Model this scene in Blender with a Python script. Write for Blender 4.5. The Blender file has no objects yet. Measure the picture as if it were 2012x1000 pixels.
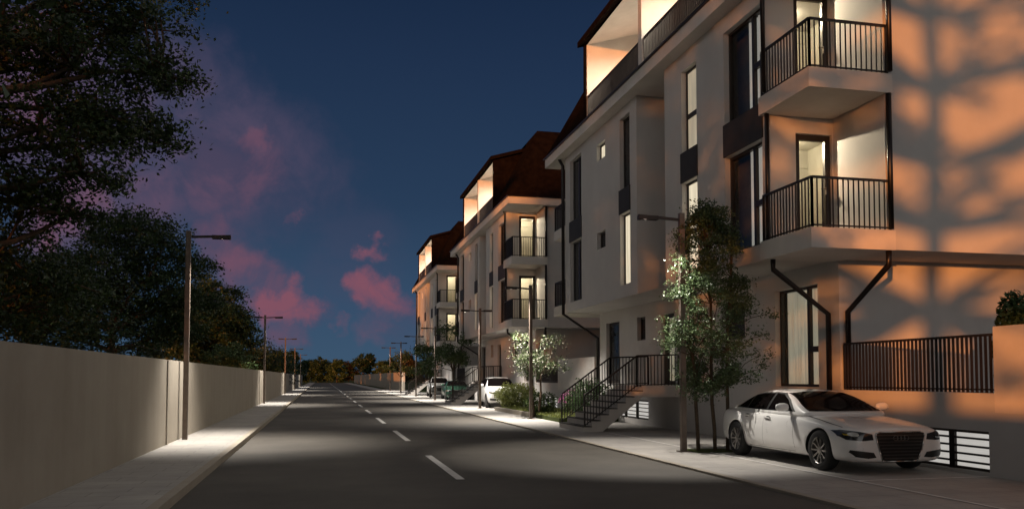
import bpy, bmesh, math, random
import numpy as np
from mathutils import Vector, Matrix
from mathutils.bvhtree import BVHTree
random.seed(7); rng = np.random.default_rng(7)
R = math.radians
S = bpy.context.scene
COL = S.collection

# ------------------------------------------------------------------ camera
F_PX, CAM_H, PITCH = 1650.0, 1.55, R(2.8)
YAW = R(12.7565)
cd = bpy.data.cameras.new('camera'); cam = bpy.data.objects.new('camera', cd); COL.objects.link(cam)
cd.sensor_fit = 'HORIZONTAL'; cd.sensor_width = 36; cd.lens = 36*F_PX/2012
cd.shift_y = 160.3/2012; cd.clip_start = .1; cd.clip_end = 3000
cam.location = (0, 0, CAM_H); cam.rotation_euler = (R(90)+PITCH, 0, -YAW)
S.camera = cam
S.render.resolution_x, S.render.resolution_y = 1024, 508
vs = S.view_settings; vs.view_transform = 'Standard'; vs.look = 'None'; vs.gamma = 1; vs.exposure = 0; vs.use_curve_mapping = False

def sky_dir(px, py):
    r = Vector((math.cos(YAW), -math.sin(YAW), 0)); fh = Vector((math.sin(YAW), math.cos(YAW), 0)); z = Vector((0, 0, 1))
    f = fh*math.cos(PITCH)+z*math.sin(PITCH); u = -fh*math.sin(PITCH)+z*math.cos(PITCH)
    return (f + r*(px-1006)/F_PX - u*(py-660.3)/F_PX).normalized()

# ------------------------------------------------------------------ materials
def new_mat(name):
    m = bpy.data.materials.new(name); m.use_nodes = True
    nt = m.node_tree; b = nt.nodes['Principled BSDF']
    return m, nt, b
def nd(nt, t, **kw):
    n = nt.nodes.new(t)
    for k, v in kw.items():
        if k in n.inputs: n.inputs[k].default_value = v
        else: setattr(n, k, v)
    return n
def ramp(nt, fac, stops):
    r = nt.nodes.new('ShaderNodeValToRGB'); e = r.color_ramp.elements
    while len(e) > 1: e.remove(e[-1])
    e[0].position, e[0].color = stops[0][0], (*stops[0][1], 1)
    for p, c in stops[1:]:
        x = e.new(p); x.color = (*c, 1)
    nt.links.new(fac, r.inputs['Fac']); return r
def rough_mat(name, c1, c2, scale=3.0, rough=.85, bump=.15, bscale=60, spec=.3, bdist=.01, streak=0):
    m, nt, b = new_mat(name)
    tc = nd(nt, 'ShaderNodeTexCoord'); L = nt.links.new
    n1 = nd(nt, 'ShaderNodeTexNoise', Scale=scale, Detail=6, Roughness=.65); L(tc.outputs['Object'], n1.inputs['Vector'])
    src = n1.outputs['Fac']
    if streak:
        mp = nd(nt, 'ShaderNodeMapping'); mp.inputs['Scale'].default_value = (streak, streak, .25)
        L(tc.outputs['Object'], mp.inputs['Vector'])
        n3 = nd(nt, 'ShaderNodeTexNoise', Scale=1.0, Detail=5, Roughness=.6); L(mp.outputs[0], n3.inputs['Vector'])
        mx = nd(nt, 'ShaderNodeMath', operation='ADD'); L(src, mx.inputs[0]); L(n3.outputs['Fac'], mx.inputs[1])
        hf = nd(nt, 'ShaderNodeMath', operation='MULTIPLY'); L(mx.outputs[0], hf.inputs[0]); hf.inputs[1].default_value = .5
        src = hf.outputs[0]
    r = ramp(nt, src, [(.32, c1), (.68, c2)]); L(r.outputs['Color'], b.inputs['Base Color'])
    b.inputs['Roughness'].default_value = rough; b.inputs['Specular IOR Level'].default_value = spec
    n2 = nd(nt, 'ShaderNodeTexNoise', Scale=bscale, Detail=4, Roughness=.7); L(tc.outputs['Object'], n2.inputs['Vector'])
    bp = nd(nt, 'ShaderNodeBump', Strength=bump, Distance=bdist); L(n2.outputs['Fac'], bp.inputs['Height']); L(bp.outputs[0], b.inputs['Normal'])
    return m
def plain(name, c, rough=.5, metal=0, spec=.5, coat=0):
    m, nt, b = new_mat(name)
    tc = nd(nt, 'ShaderNodeTexCoord'); n = nd(nt, 'ShaderNodeTexNoise', Scale=8, Detail=4)
    nt.links.new(tc.outputs['Object'], n.inputs['Vector'])
    lo = tuple(x*.85 for x in c); hi = tuple(min(1, x*1.12) for x in c)
    r = ramp(nt, n.outputs['Fac'], [(.3, lo), (.7, hi)]); nt.links.new(r.outputs[0], b.inputs['Base Color'])
    b.inputs['Roughness'].default_value = rough; b.inputs['Metallic'].default_value = metal
    b.inputs['Specular IOR Level'].default_value = spec; b.inputs['Coat Weight'].default_value = coat
    b.inputs['Coat Roughness'].default_value = .05
    return m
def emit(name, c, s, noise=0, scale=(30, 30, 1)):
    m, nt, b = new_mat(name); L = nt.links.new
    b.inputs['Base Color'].default_value = (*[x*.6 for x in c], 1); b.inputs['Roughness'].default_value = .5
    b.inputs['Emission Strength'].default_value = s
    if noise:
        tc = nd(nt, 'ShaderNodeTexCoord'); mp = nd(nt, 'ShaderNodeMapping'); mp.inputs['Scale'].default_value = scale
        L(tc.outputs['Object'], mp.inputs[0]); n = nd(nt, 'ShaderNodeTexNoise', Scale=1, Detail=5); L(mp.outputs[0], n.inputs['Vector'])
        r = ramp(nt, n.outputs['Fac'], [(.3, tuple(x*(1-noise) for x in c)), (.7, c)]); L(r.outputs[0], b.inputs['Emission Color'])
    else: b.inputs['Emission Color'].default_value = (*c, 1)
    return m
def leaf_mat(name, c1, c2, c3=None):
    m, nt, b = new_mat(name); L = nt.links.new
    g = nd(nt, 'ShaderNodeNewGeometry')
    st = [(0, c1), (.75, c2)] + ([(.76, c3), (1, c3)] if c3 else [(1, tuple(x*1.3 for x in c2))])
    r = ramp(nt, g.outputs['Random Per Island'], st); L(r.outputs[0], b.inputs['Base Color'])
    b.inputs['Roughness'].default_value = .45; b.inputs['Specular IOR Level'].default_value = .35
    tr = nd(nt, 'ShaderNodeBsdfTranslucent'); L(r.outputs[0], tr.inputs['Color'])
    mx = nd(nt, 'ShaderNodeMixShader'); mx.inputs[0].default_value = .25
    L(b.outputs[0], mx.inputs[1]); L(tr.outputs[0], mx.inputs[2]); L(mx.outputs[0], nt.nodes['Material Output'].inputs[0])
    return m
def glass_mat(name, tint, refl=.5, trans=.6):
    m, nt, b = new_mat(name); L = nt.links.new
    t = nd(nt, 'ShaderNodeBsdfTransparent'); t.inputs[0].default_value = (*tint, 1)
    g = nd(nt, 'ShaderNodeBsdfGlossy'); g.inputs['Roughness'].default_value = .03
    fr = nd(nt, 'ShaderNodeFresnel'); fr.inputs['IOR'].default_value = 1.45
    mm = nd(nt, 'ShaderNodeMath', operation='MULTIPLY_ADD'); mm.inputs[1].default_value = refl; mm.inputs[2].default_value = refl*.06
    L(fr.outputs[0], mm.inputs[0])
    mx = nd(nt, 'ShaderNodeMixShader'); L(mm.outputs[0], mx.inputs[0]); L(t.outputs[0], mx.inputs[1]); L(g.outputs[0], mx.inputs[2])
    L(mx.outputs[0], nt.nodes['Material Output'].inputs[0]); return m

M = {}
M['plaster'] = rough_mat('plaster', (.45, .43, .415), (.53, .51, .49), 1.2, .9, .35, 90, .2, .012, streak=.8)
M['plaster_white'] = rough_mat('plaster_white', (.52, .485, .45), (.60, .56, .52), 1.5, .9, .35, 110, .2, .012)
M['concrete_wall'] = rough_mat('concrete_wall', (.28, .243, .195), (.37, .33, .27), .7, .8, .25, 45, .3, .01, streak=1.6)
M['asphalt'] = rough_mat('asphalt', (.062, .056, .048), (.10, .09, .077), .5, .8, .5, 140, .35, .008)
M['soil_grass'] = rough_mat('soil_grass', (.03, .04, .012), (.06, .075, .02), .8, .95, .6, 30, .1, .03)
M['roof'] = None
M['dark_metal'] = plain('dark_metal', (.022, .016, .013), .45, .3)
M['pipe'] = plain('pipe_metal', (.016, .012, .011), .35, .5)
M['cladding'] = rough_mat('cladding', (.026, .022, .019), (.042, .035, .03), 2, .6, .2, 40, .3)
M['frame'] = plain('window_frame', (.02, .013, .009), .4, .1)
M['paint_line'] = rough_mat('paint_line', (.52, .5, .47), (.74, .72, .69), 5, .8, .2, 80)
M['post'] = plain('lamp_post_metal', (.13, .10, .08), .42, .5)
M['bark'] = rough_mat('bark', (.05, .035, .025), (.11, .08, .055), 6, .95, .8, 18, .1, .03)
M['curtain'] = emit('curtain', (.95, .93, .86), .33, .2, (9, 9, .8))  # cloth emits by itself, standing in for room light behind it
M['curtain_beige'] = emit('curtain_beige', (.92, .86, .66), .34, .4, (9, 9, .8))  # same backlit look put into the cloth as emission
M['lit'] = emit('lit_window', (1, .87, .63), .85, .4, (11, 11, .7))
M['lit_soft'] = emit('lit_window_soft', (1, .86, .62), .36, .45, (14, 14, 1.2))
M['lit_plaster'] = emit('lit_blind', (1, .83, .6), .36, .3, (22, 22, 22))
M['lit_cool'] = emit('lit_basement_pane', (1, .96, .9), .5, .15, (2, 2, 2))
M['dark_glass'] = plain('dark_glass', (.04, .04, .041), .08, 0, .12)
M['room_light'] = rough_mat('room_plaster', (.56, .53, .46), (.62, .59, .52), 2, .9, .2, 60)
M['room_dark'] = plain('room_interior', (.10, .10, .10), .9)
M['glass'] = glass_mat('window_glass', (.88, .88, .87), .10)
M['lamp_on'] = emit('lamp_diffuser', (1, .9, .74), .04)
M['bulb_on'] = emit('ceiling_lamp_glow', (1, .9, .74), 5)
M['paver'] = None
def paver():
    m, nt, b = new_mat('paver'); L = nt.links.new
    tc = nd(nt, 'ShaderNodeTexCoord')
    br = nd(nt, 'ShaderNodeTexBrick', Scale=1.0); br.inputs['Brick Width'].default_value = .8; br.inputs['Row Height'].default_value = .4
    br.inputs['Mortar Size'].default_value = .006; br.inputs['Color1'].default_value = (.33, .315, .295, 1); br.inputs['Color2'].default_value = (.37, .35, .33, 1)
    br.inputs['Mortar'].default_value = (.2, .19, .18, 1)
    L(tc.outputs['Object'], br.inputs['Vector'])
    n = nd(nt, 'ShaderNodeTexNoise', Scale=.9, Detail=7, Roughness=.7); L(tc.outputs['Object'], n.inputs['Vector'])
    r = ramp(nt, n.outputs['Fac'], [(.3, (.75, .75, .75)), (.7, (1.08, 1.06, 1.03))])
    mx = nd(nt, 'ShaderNodeMixRGB', blend_type='MULTIPLY'); mx.inputs[0].default_value = 1
    L(br.outputs['Color'], mx.inputs[1]); L(r.outputs[0], mx.inputs[2]); L(mx.outputs[0], b.inputs['Base Color'])
    n2 = nd(nt, 'ShaderNodeTexNoise', Scale=90, Detail=3); L(tc.outputs['Object'], n2.inputs['Vector'])
    bp = nd(nt, 'ShaderNodeBump', Strength=.25, Distance=.006); L(n2.outputs['Fac'], bp.inputs['Height']); L(bp.outputs[0], b.inputs['Normal'])
    b.inputs['Roughness'].default_value = .75
    return m
M['paver'] = paver()
def roof_mat():
    m, nt, b = new_mat('roof_tiles'); L = nt.links.new
    tc = nd(nt, 'ShaderNodeTexCoord')
    w = nd(nt, 'ShaderNodeTexWave', Scale=1.1, Distortion=.6); w.bands_direction = 'Z'; w.wave_profile = 'SAW'
    L(tc.outputs['Object'], w.inputs['Vector'])
    n = nd(nt, 'ShaderNodeTexNoise', Scale=4, Detail=5); L(tc.outputs['Object'], n.inputs['Vector'])
    r = ramp(nt, n.outputs['Fac'], [(.3, (.006, .004, .0035)), (.7, (.012, .008, .0065))]); L(r.outputs[0], b.inputs['Base Color'])
    bp = nd(nt, 'ShaderNodeBump', Strength=.5, Distance=.03); L(w.outputs['Fac'], bp.inputs['Height']); L(bp.outputs[0], b.inputs['Normal'])
    b.inputs['Roughness'].default_value = .85; b.inputs['Specular IOR Level'].default_value = 0; b.inputs['IOR'].default_value = 1.02; return m
M['roof'] = roof_mat()

# ------------------------------------------------------------------ mesh helpers
def wloc(o):
    v = Vector((0, 0, 0))
    while o is not None: v += o.location; o = o.parent
    return v
class MB:
    def __init__(s): s.v = []; s.f = []
    def quad(s, *p):
        i = len(s.v); s.v += [tuple(q) for q in p]; s.f.append(tuple(range(i, i+len(p)))); return s
    def box(s, x0, x1, y0, y1, z0, z1):
        i = len(s.v)
        s.v += [(x0, y0, z0), (x1, y0, z0), (x1, y1, z0), (x0, y1, z0), (x0, y0, z1), (x1, y0, z1), (x1, y1, z1), (x0, y1, z1)]
        s.f += [tuple(i+k for k in q) for q in ((0, 3, 2, 1), (4, 5, 6, 7), (0, 1, 5, 4), (1, 2, 6, 5), (2, 3, 7, 6), (3, 0, 4, 7))]; return s
    def bar(s, a, b, w, h):
        a = Vector(a); b = Vector(b); d = (b-a).normalized()
        u = Vector((0, 0, 1)) if abs(d.z) < .95 else Vector((0, 1, 0))
        r = d.cross(u).normalized(); u = r.cross(d).normalized(); i = len(s.v)
        for p in (a, b):
            for x, y in ((-1, -1), (1, -1), (1, 1), (-1, 1)): s.v.append(tuple(p+r*x*w/2+u*y*h/2))
        s.f += [tuple(i+k for k in q) for q in ((0, 3, 2, 1), (4, 5, 6, 7), (0, 1, 5, 4), (1, 2, 6, 5), (2, 3, 7, 6), (3, 0, 4, 7))]; return s
    def tube(s, pts, rads, n=10, cap=True):
        pts = [Vector(p) for p in pts]; i0 = len(s.v)
        if not hasattr(rads, '__len__'): rads = [rads]*len(pts)
        ref = None
        for k, p in enumerate(pts):
            d = (pts[min(k+1, len(pts)-1)]-pts[max(k-1, 0)]).normalized()
            if ref is None: ref = d.orthogonal().normalized()
            r = (ref-d*ref.dot(d)).normalized(); ref = r; u = d.cross(r)
            for j in range(n):
                a = 2*math.pi*j/n; s.v.append(tuple(p+(r*math.cos(a)+u*math.sin(a))*rads[k]))
        for k in range(len(pts)-1):
            for j in range(n):
                a = i0+k*n+j; b = i0+k*n+(j+1) % n; s.f.append((a, b, b+n, a+n))
        if cap:
            s.f.append(tuple(range(i0+n-1, i0-1, -1))); e = i0+(len(pts)-1)*n; s.f.append(tuple(range(e, e+n)))
        return s
    def prism(s, poly, plane, a, b):
        def P(u, v, w): return {'XY': (u, v, w), 'XZ': (u, w, v), 'YZ': (w, u, v)}[plane]
        n = len(poly); i = len(s.v)
        s.v += [P(u, v, a) for u, v in poly]+[P(u, v, b) for u, v in poly]
        s.f += [tuple(range(i+n-1, i-1, -1)), tuple(range(i+n, i+2*n))]
        s.f += [(i+k, i+(k+1) % n, i+n+(k+1) % n, i+n+k) for k in range(n)]; return s
    def lathe(s, prof, n=24, axis='X', c=(0, 0, 0)):
        i0 = len(s.v)
        for (r, h) in prof:
            for j in range(n):
                a = 2*math.pi*j/n; p = {'X': (h, r*math.cos(a), r*math.sin(a)), 'Z': (r*math.cos(a), r*math.sin(a), h)}[axis]
                s.v.append((c[0]+p[0], c[1]+p[1], c[2]+p[2]))
        for k in range(len(prof)-1):
            for j in range(n):
                a = i0+k*n+j; b = i0+k*n+(j+1) % n; s.f.append((a, b, b+n, a+n))
        return s
    def build(s, name, m, parent=None, smooth=False, fix=True, bevel=0):
        me = bpy.data.meshes.new(name); o = wloc(parent) if parent else Vector((0, 0, 0))
        me.from_pydata([(x-o.x, y-o.y, z-o.z) for x, y, z in s.v], [], s.f)
        if fix:
            bm = bmesh.new(); bm.from_mesh(me); bmesh.ops.recalc_face_normals(bm, faces=bm.faces[:])
            if bevel: bmesh.ops.bevel(bm, geom=bm.edges[:], offset=bevel, segments=2, affect='EDGES', clamp_overlap=True)
            bm.to_mesh(me); bm.free()
        if smooth: me.polygons.foreach_set('use_smooth', [True]*len(me.polygons))
        me.materials.append(m); ob = bpy.data.objects.new(name, me); COL.objects.link(ob)
        if parent: ob.parent = parent
        return ob
def tag(o, label=None, cat=None, group=None, kind=None):
    if label: o['label'] = label
    if cat: o['category'] = cat
    if group: o['group'] = group
    if kind: o['kind'] = kind
    return o
def empty(name, loc, label=None, cat=None, group=None, rz=0):
    o = bpy.data.objects.new(name, None); COL.objects.link(o); o.location = loc; o.rotation_euler.z = rz
    o.empty_display_size = .3
    return tag(o, label, cat, group)
def copy_tree(o, parent=None):
    kids = [c for c in bpy.data.objects if c.parent == o]
    c = o.copy(); COL.objects.link(c)
    if parent: c.parent = parent
    for k in kids: copy_tree(k, c)
    return c
def struct(name, mb, m): return tag(mb.build(name, m), kind='structure')
def recenter(o, base):
    b = Vector(base); o.data.transform(Matrix.Translation(-b)); o.location = b; return o

# ------------------------------------------------------------------ setting
struct('ground', MB().quad((-900, -300, -.03), (900, -300, -.03), (900, 1500, -.03), (-900, 1500, -.03)), M['soil_grass'])
struct('road', MB().quad((-1.75, -40, 0), (6.05, -40, 0), (6.05, 240, 0), (-1.75, 240, 0)), M['asphalt'])
mk = MB()
y = 8.72-4*7.95
while y < 238:
    mk.quad((2.015, y-4+8-.0, .004), (2.145, y-4+8, .004), (2.145, y+8, .004), (2.015, y+8, .004)); y += 7.95
struct('road_marking', mk, M['paint_line'])
struct('pavement', MB().box(-3.3, -1.87, -40, 240, -.02, .10), M['paver'])
struct('kerb', MB().box(-1.868, -1.74, -40, 240, -.02, .115), M['concrete_wall'])
struct('footpath', MB().box(6.17, 7.66, -40, 240, -.02, .03), M['paver'])
struct('kerb_edge', MB().box(6.05, 6.168, -40, 240, -.02, .036), M['concrete_wall'])
struct('parking_ground', MB().box(7.662, 10.3, -40, 110, -.02, .026), M['paver'])
pm = MB()
pm.quad((7.68, -30, .034), (7.74, -30, .034), (7.74, 27, .034), (7.68, 27, .034))
for yy in (5.6, 11.02, 16.9, 22.1, 42.2, 36.0): pm.quad((7.74, yy, .031), (10.02, yy, .031), (10.02, yy+.07, .031), (7.74, yy+.07, .031))
struct('parking_marking', pm, M['paint_line'])

# ------------------------------------------------------------------ left boundary wall
bw = empty('boundary_wall', (-3.4, 60, 0), 'long beige concrete boundary wall along the left pavement', 'wall')
w = MB(); w.box(-3.5, -3.25, -40, 150, 0, 1.93); w.build('wall_panel', M['concrete_wall'], bw)
pil = MB()
for k, yy in enumerate((19.3, 47.0, 74.0, 100.5, 127.5)): pil.box(-3.27, -3.225, yy, yy+.16, .1, 1.925)
pil.build('joint_strip', M['concrete_wall'], bw)
fw = empty('boundary_wall', (9, 160, 0), 'low grey far boundary wall beyond the last apartment block', 'wall')
MB().box(8.9, 9.15, 95, 240, 0, 2.15).build('wall_panel', M['concrete_wall'], fw)

# ------------------------------------------------------------------ street lamps
LAMPG = 'street lamps along the road'
def lamp_light(name, loc, parent, power, size=78, blend=.45):
    ld = bpy.data.lights.new(name, 'SPOT'); ld.energy = power; ld.color = (1, .93, .84); ld.spot_size = R(size); ld.spot_blend = blend; ld.shadow_soft_size = .015; ld.use_soft_falloff = False
    o = bpy.data.objects.new(name, ld); COL.objects.link(o); o.parent = parent; o.location = loc
    return o
def street_lamp(x, y, side, label, double=False, arm=.95, h=5.0, power=900, size=78, blend=.45):
    t = empty('street_lamp', (x, y, .03), label, 'street lamp', LAMPG)
    p = MB(); p.box(x-.055, x+.055, y-.055, y+.055, .03, h); p.build('post', M['post'], t, bevel=.006)
    MB().box(x-.11, x+.11, y-.11, y+.11, .031, .05).build('base_plate', M['post'], t)
    for sd in ((side, -side) if double else (side,)):
        a = arm if sd == side else arm*.62
        MB().bar((x+sd*.07, y, h-.14), (x+sd*a, y, h-.09), .075, .05).build('arm', M['dark_metal'], t)
        hm = MB(); xa, xb = sorted((x+sd*(a-.42), x+sd*a)); zt = h-.085
        hm.box(xa, xb, y-.065, y+.065, zt-.02, zt); hm.box(xa, xb, y-.065, y-.058, zt-.085, zt-.02); hm.box(xa, xb, y+.058, y+.065, zt-.085, zt-.02)
        hm.box(xa, xa+.007, y-.058, y+.058, zt-.085, zt-.02); hm.box(xb-.007, xb, y-.058, y+.058, zt-.085, zt-.02)
        hd = hm.build('lamp_head', M['dark_metal'], t)
        if sd == side: MB().box(xa+.012, xb-.012, y-.05, y+.05, zt-.03, zt-.022).build('diffuser', M['lamp_on'], hd)
        if sd == side: lamp_light('lamp_light', (sd*(a-.2), 0, h-.135-.03), t, power, size, blend)
    return t
P_L, P_R = 3000, 1800
for i, (yy, dbl, lb) in enumerate(((20.9, False, 'nearest tall square lamp post beside the beige wall, single arm over the road'),
        (48.5, True, 'second lamp post along the beige wall, with arms on both sides'),
        (75.5, True, 'third lamp post along the beige wall, small against the sky'),
        (102, True, 'fourth lamp post along the wall, thin in front of the far trees'),
        (129, True, 'farthest lamp post beside the end of the left wall'))):
    street_lamp(-3.1, yy, 1, lb, dbl, power=P_L, size=100, blend=1.0)
for i, (xx, yy, dbl, lb) in enumerate(((7.25, 16.1, False, 'lamp post standing inside the multi-stemmed tree beside the white saloon car'),
        (7.5, 30.0, False, 'lamp post in front of the white flowering small tree'),
        (7.6, 40.7, True, 'lamp post beside the round shrub and the white off-road car'),
        (7.4, 56.0, True, 'reddish lamp post between the two small far street trees'),
        (7.4, 67.6, True, 'far lamp post in front of the third apartment block'),
        (7.4, 81.0, True, 'lamp post at the far corner of the third apartment block'),
        (7.4, 94.0, True, 'farthest right lamp post, standing against the open sky'))):
    street_lamp(xx, yy, -1, lb, dbl, power=P_R*(.75 if i == 0 else 2.2), h=4.95, size=(92 if i == 0 else 116), blend=(.4 if i == 0 else 1.0))

# ------------------------------------------------------------------ building
def P3(ax, c, u, w_, z): return (c+w_, u, z) if ax == 'X' else (u, c+w_, z)
def wall_sheet(mb, ax, c, u0, u1, z0, z1, ops=(), depth=.2):
    us = sorted({u0, u1, *[o[0] for o in ops], *[o[1] for o in ops]}); zs = sorted({z0, z1, *[o[2] for o in ops], *[o[3] for o in ops]})
    for a, b in zip(us, us[1:]):
        for p, q in zip(zs, zs[1:]):
            cu, cz = (a+b)/2, (p+q)/2
            if any(o[0] < cu < o[1] and o[2] < cz < o[3] for o in ops): continue
            mb.quad(P3(ax, c, a, 0, p), P3(ax, c, b, 0, p), P3(ax, c, b, 0, q), P3(ax, c, a, 0, q))
    for o in ops:
        d = o[4] if len(o) > 4 else depth
        a, b, p, q = o[:4]
        for (m, n) in (((a, p), (b, p)), ((b, p), (b, q)), ((b, q), (a, q)), ((a, q), (a, p))):
            mb.quad(P3(ax, c, m[0], 0, m[1]), P3(ax, c, n[0], 0, n[1]), P3(ax, c, n[0], d, n[1]), P3(ax, c, m[0], d, m[1]))
def bxp(mb, ax, c, u0, u1, w0, w1, z0, z1):
    if ax == 'X': mb.box(c+w0, c+w1, u0, u1, z0, z1)
    else: mb.box(u0, u1, c+w0, c+w1, z0, z1)
def wavy(ax, c, u0, u1, w_, z0, z1, amp=.03, per=.13):
    mb = MB(); n = max(6, int((u1-u0)/per*6)); pts = [(u0+(u1-u0)*i/n, w_+amp*math.sin(i*2*math.pi/6+.4*math.sin(i*.7))) for i in range(n+1)]
    for (a, wa), (b, wb) in zip(pts, pts[1:]): mb.quad(P3(ax, c, a, wa, z0), P3(ax, c, b, wb, z0), P3(ax, c, b, wb, z1), P3(ax, c, a, wa, z1))
    return mb
def window(par, ax, c, u0, u1, z0, z1, style, depth=.16, mull=None, trans=None, t=.055, name='window', handle=False):
    mb = MB(); d0, d1 = depth-.03, depth+.05
    bxp(mb, ax, c, u0, u0+t, d0, d1, z0, z1); bxp(mb, ax, c, u1-t, u1, d0, d1, z0, z1)
    bxp(mb, ax, c, u0+t, u1-t, d0, d1, z0, z0+t); bxp(mb, ax, c, u0+t, u1-t, d0, d1, z1-t, z1)
    if mull is not None: bxp(mb, ax, c, mull-.045, mull+.045, d0+.002, d1-.002, z0+t, z1-t)
    if trans is not None:
        a, b, z = trans; bxp(mb, ax, c, a, b, d0+.004, d1-.004, z-.06, z+.06)
    fr = mb.build(name, M['frame'], par)
    pn = MB(); bxp(pn, ax, c, u0+t*.5, u1-t*.5, depth, depth+.012, z0+t*.5, z1-t*.5)
    if style == 'lit': pn.build('pane', M['lit'], fr)
    elif style == 'soft': pn.build('pane', M['lit_soft'], fr)
    elif style == 'blind': pn.build('pane', M['lit_plaster'], fr)
    elif style == 'cool': pn.build('pane', M['lit_cool'], fr)
    elif style == 'open': pn.build('pane', M['glass'], fr)
    elif style == 'dark': pn.build('pane', M['dark_glass'], fr)
    elif style in ('curtain', 'curtain_beige'):
        pn.build('pane', M['glass'], fr)
        m_ = M[style]
        a = u0+.03; b = u1-.03; cut = a+(b-a)*(.62 if style == 'curtain' else .97)
        cu = wavy(ax, c, a, cut, depth+.12, z0+.02, z1-.02); cu.build('curtain', m_, fr, smooth=True)
        rm = MB(); bxp(rm, ax, c, u0-.04, u1+(.75 if ax == 'X' else .04), depth+.3, depth+.36, z0-.04, z1+.04)
        if ax == 'X': bxp(rm, ax, c, u1+.7, u1+.75, depth+.06, depth+.3, z0-.04, z1+.04); bxp(rm, ax, c, u0-.04, u1+.7, depth+.06, depth+.3, z1+.02, z1+.04); rm.build('room_interior', M['room_dark'], fr)
    if handle:
        h = MB(); hu = u1-.12; bxp(h, ax, c, hu-.012, hu+.012, d0-.05, d0, z0+1.0, z0+1.14); bxp(h, ax, c, hu-.12, hu, d0-.05, d0-.03, z0+1.09, z0+1.115); h.build('handle', M['post'], fr)
    return fr
def railing(name, path, h, par, sp=.105, post=.02, mat='dark_metal', top=.05):
    mb = MB()
    for a, b in zip(path, path[1:]):
        a = Vector(a); b = Vector(b); L = (b-a).length; n = max(2, round(L/sp)); up = Vector((0, 0, 1))
        mb.bar(a+up*h, b+up*h, top, .04); mb.bar(a+up*.05, b+up*.05, .03, .025)
        for k in range(n+1):
            p = a.lerp(b, k/n); w = .04 if k in (0, n) else post
            mb.bar(p, p+up*(h-.02), w, w)
    return mb.build(name, M[mat], par, fix=False)

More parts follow.
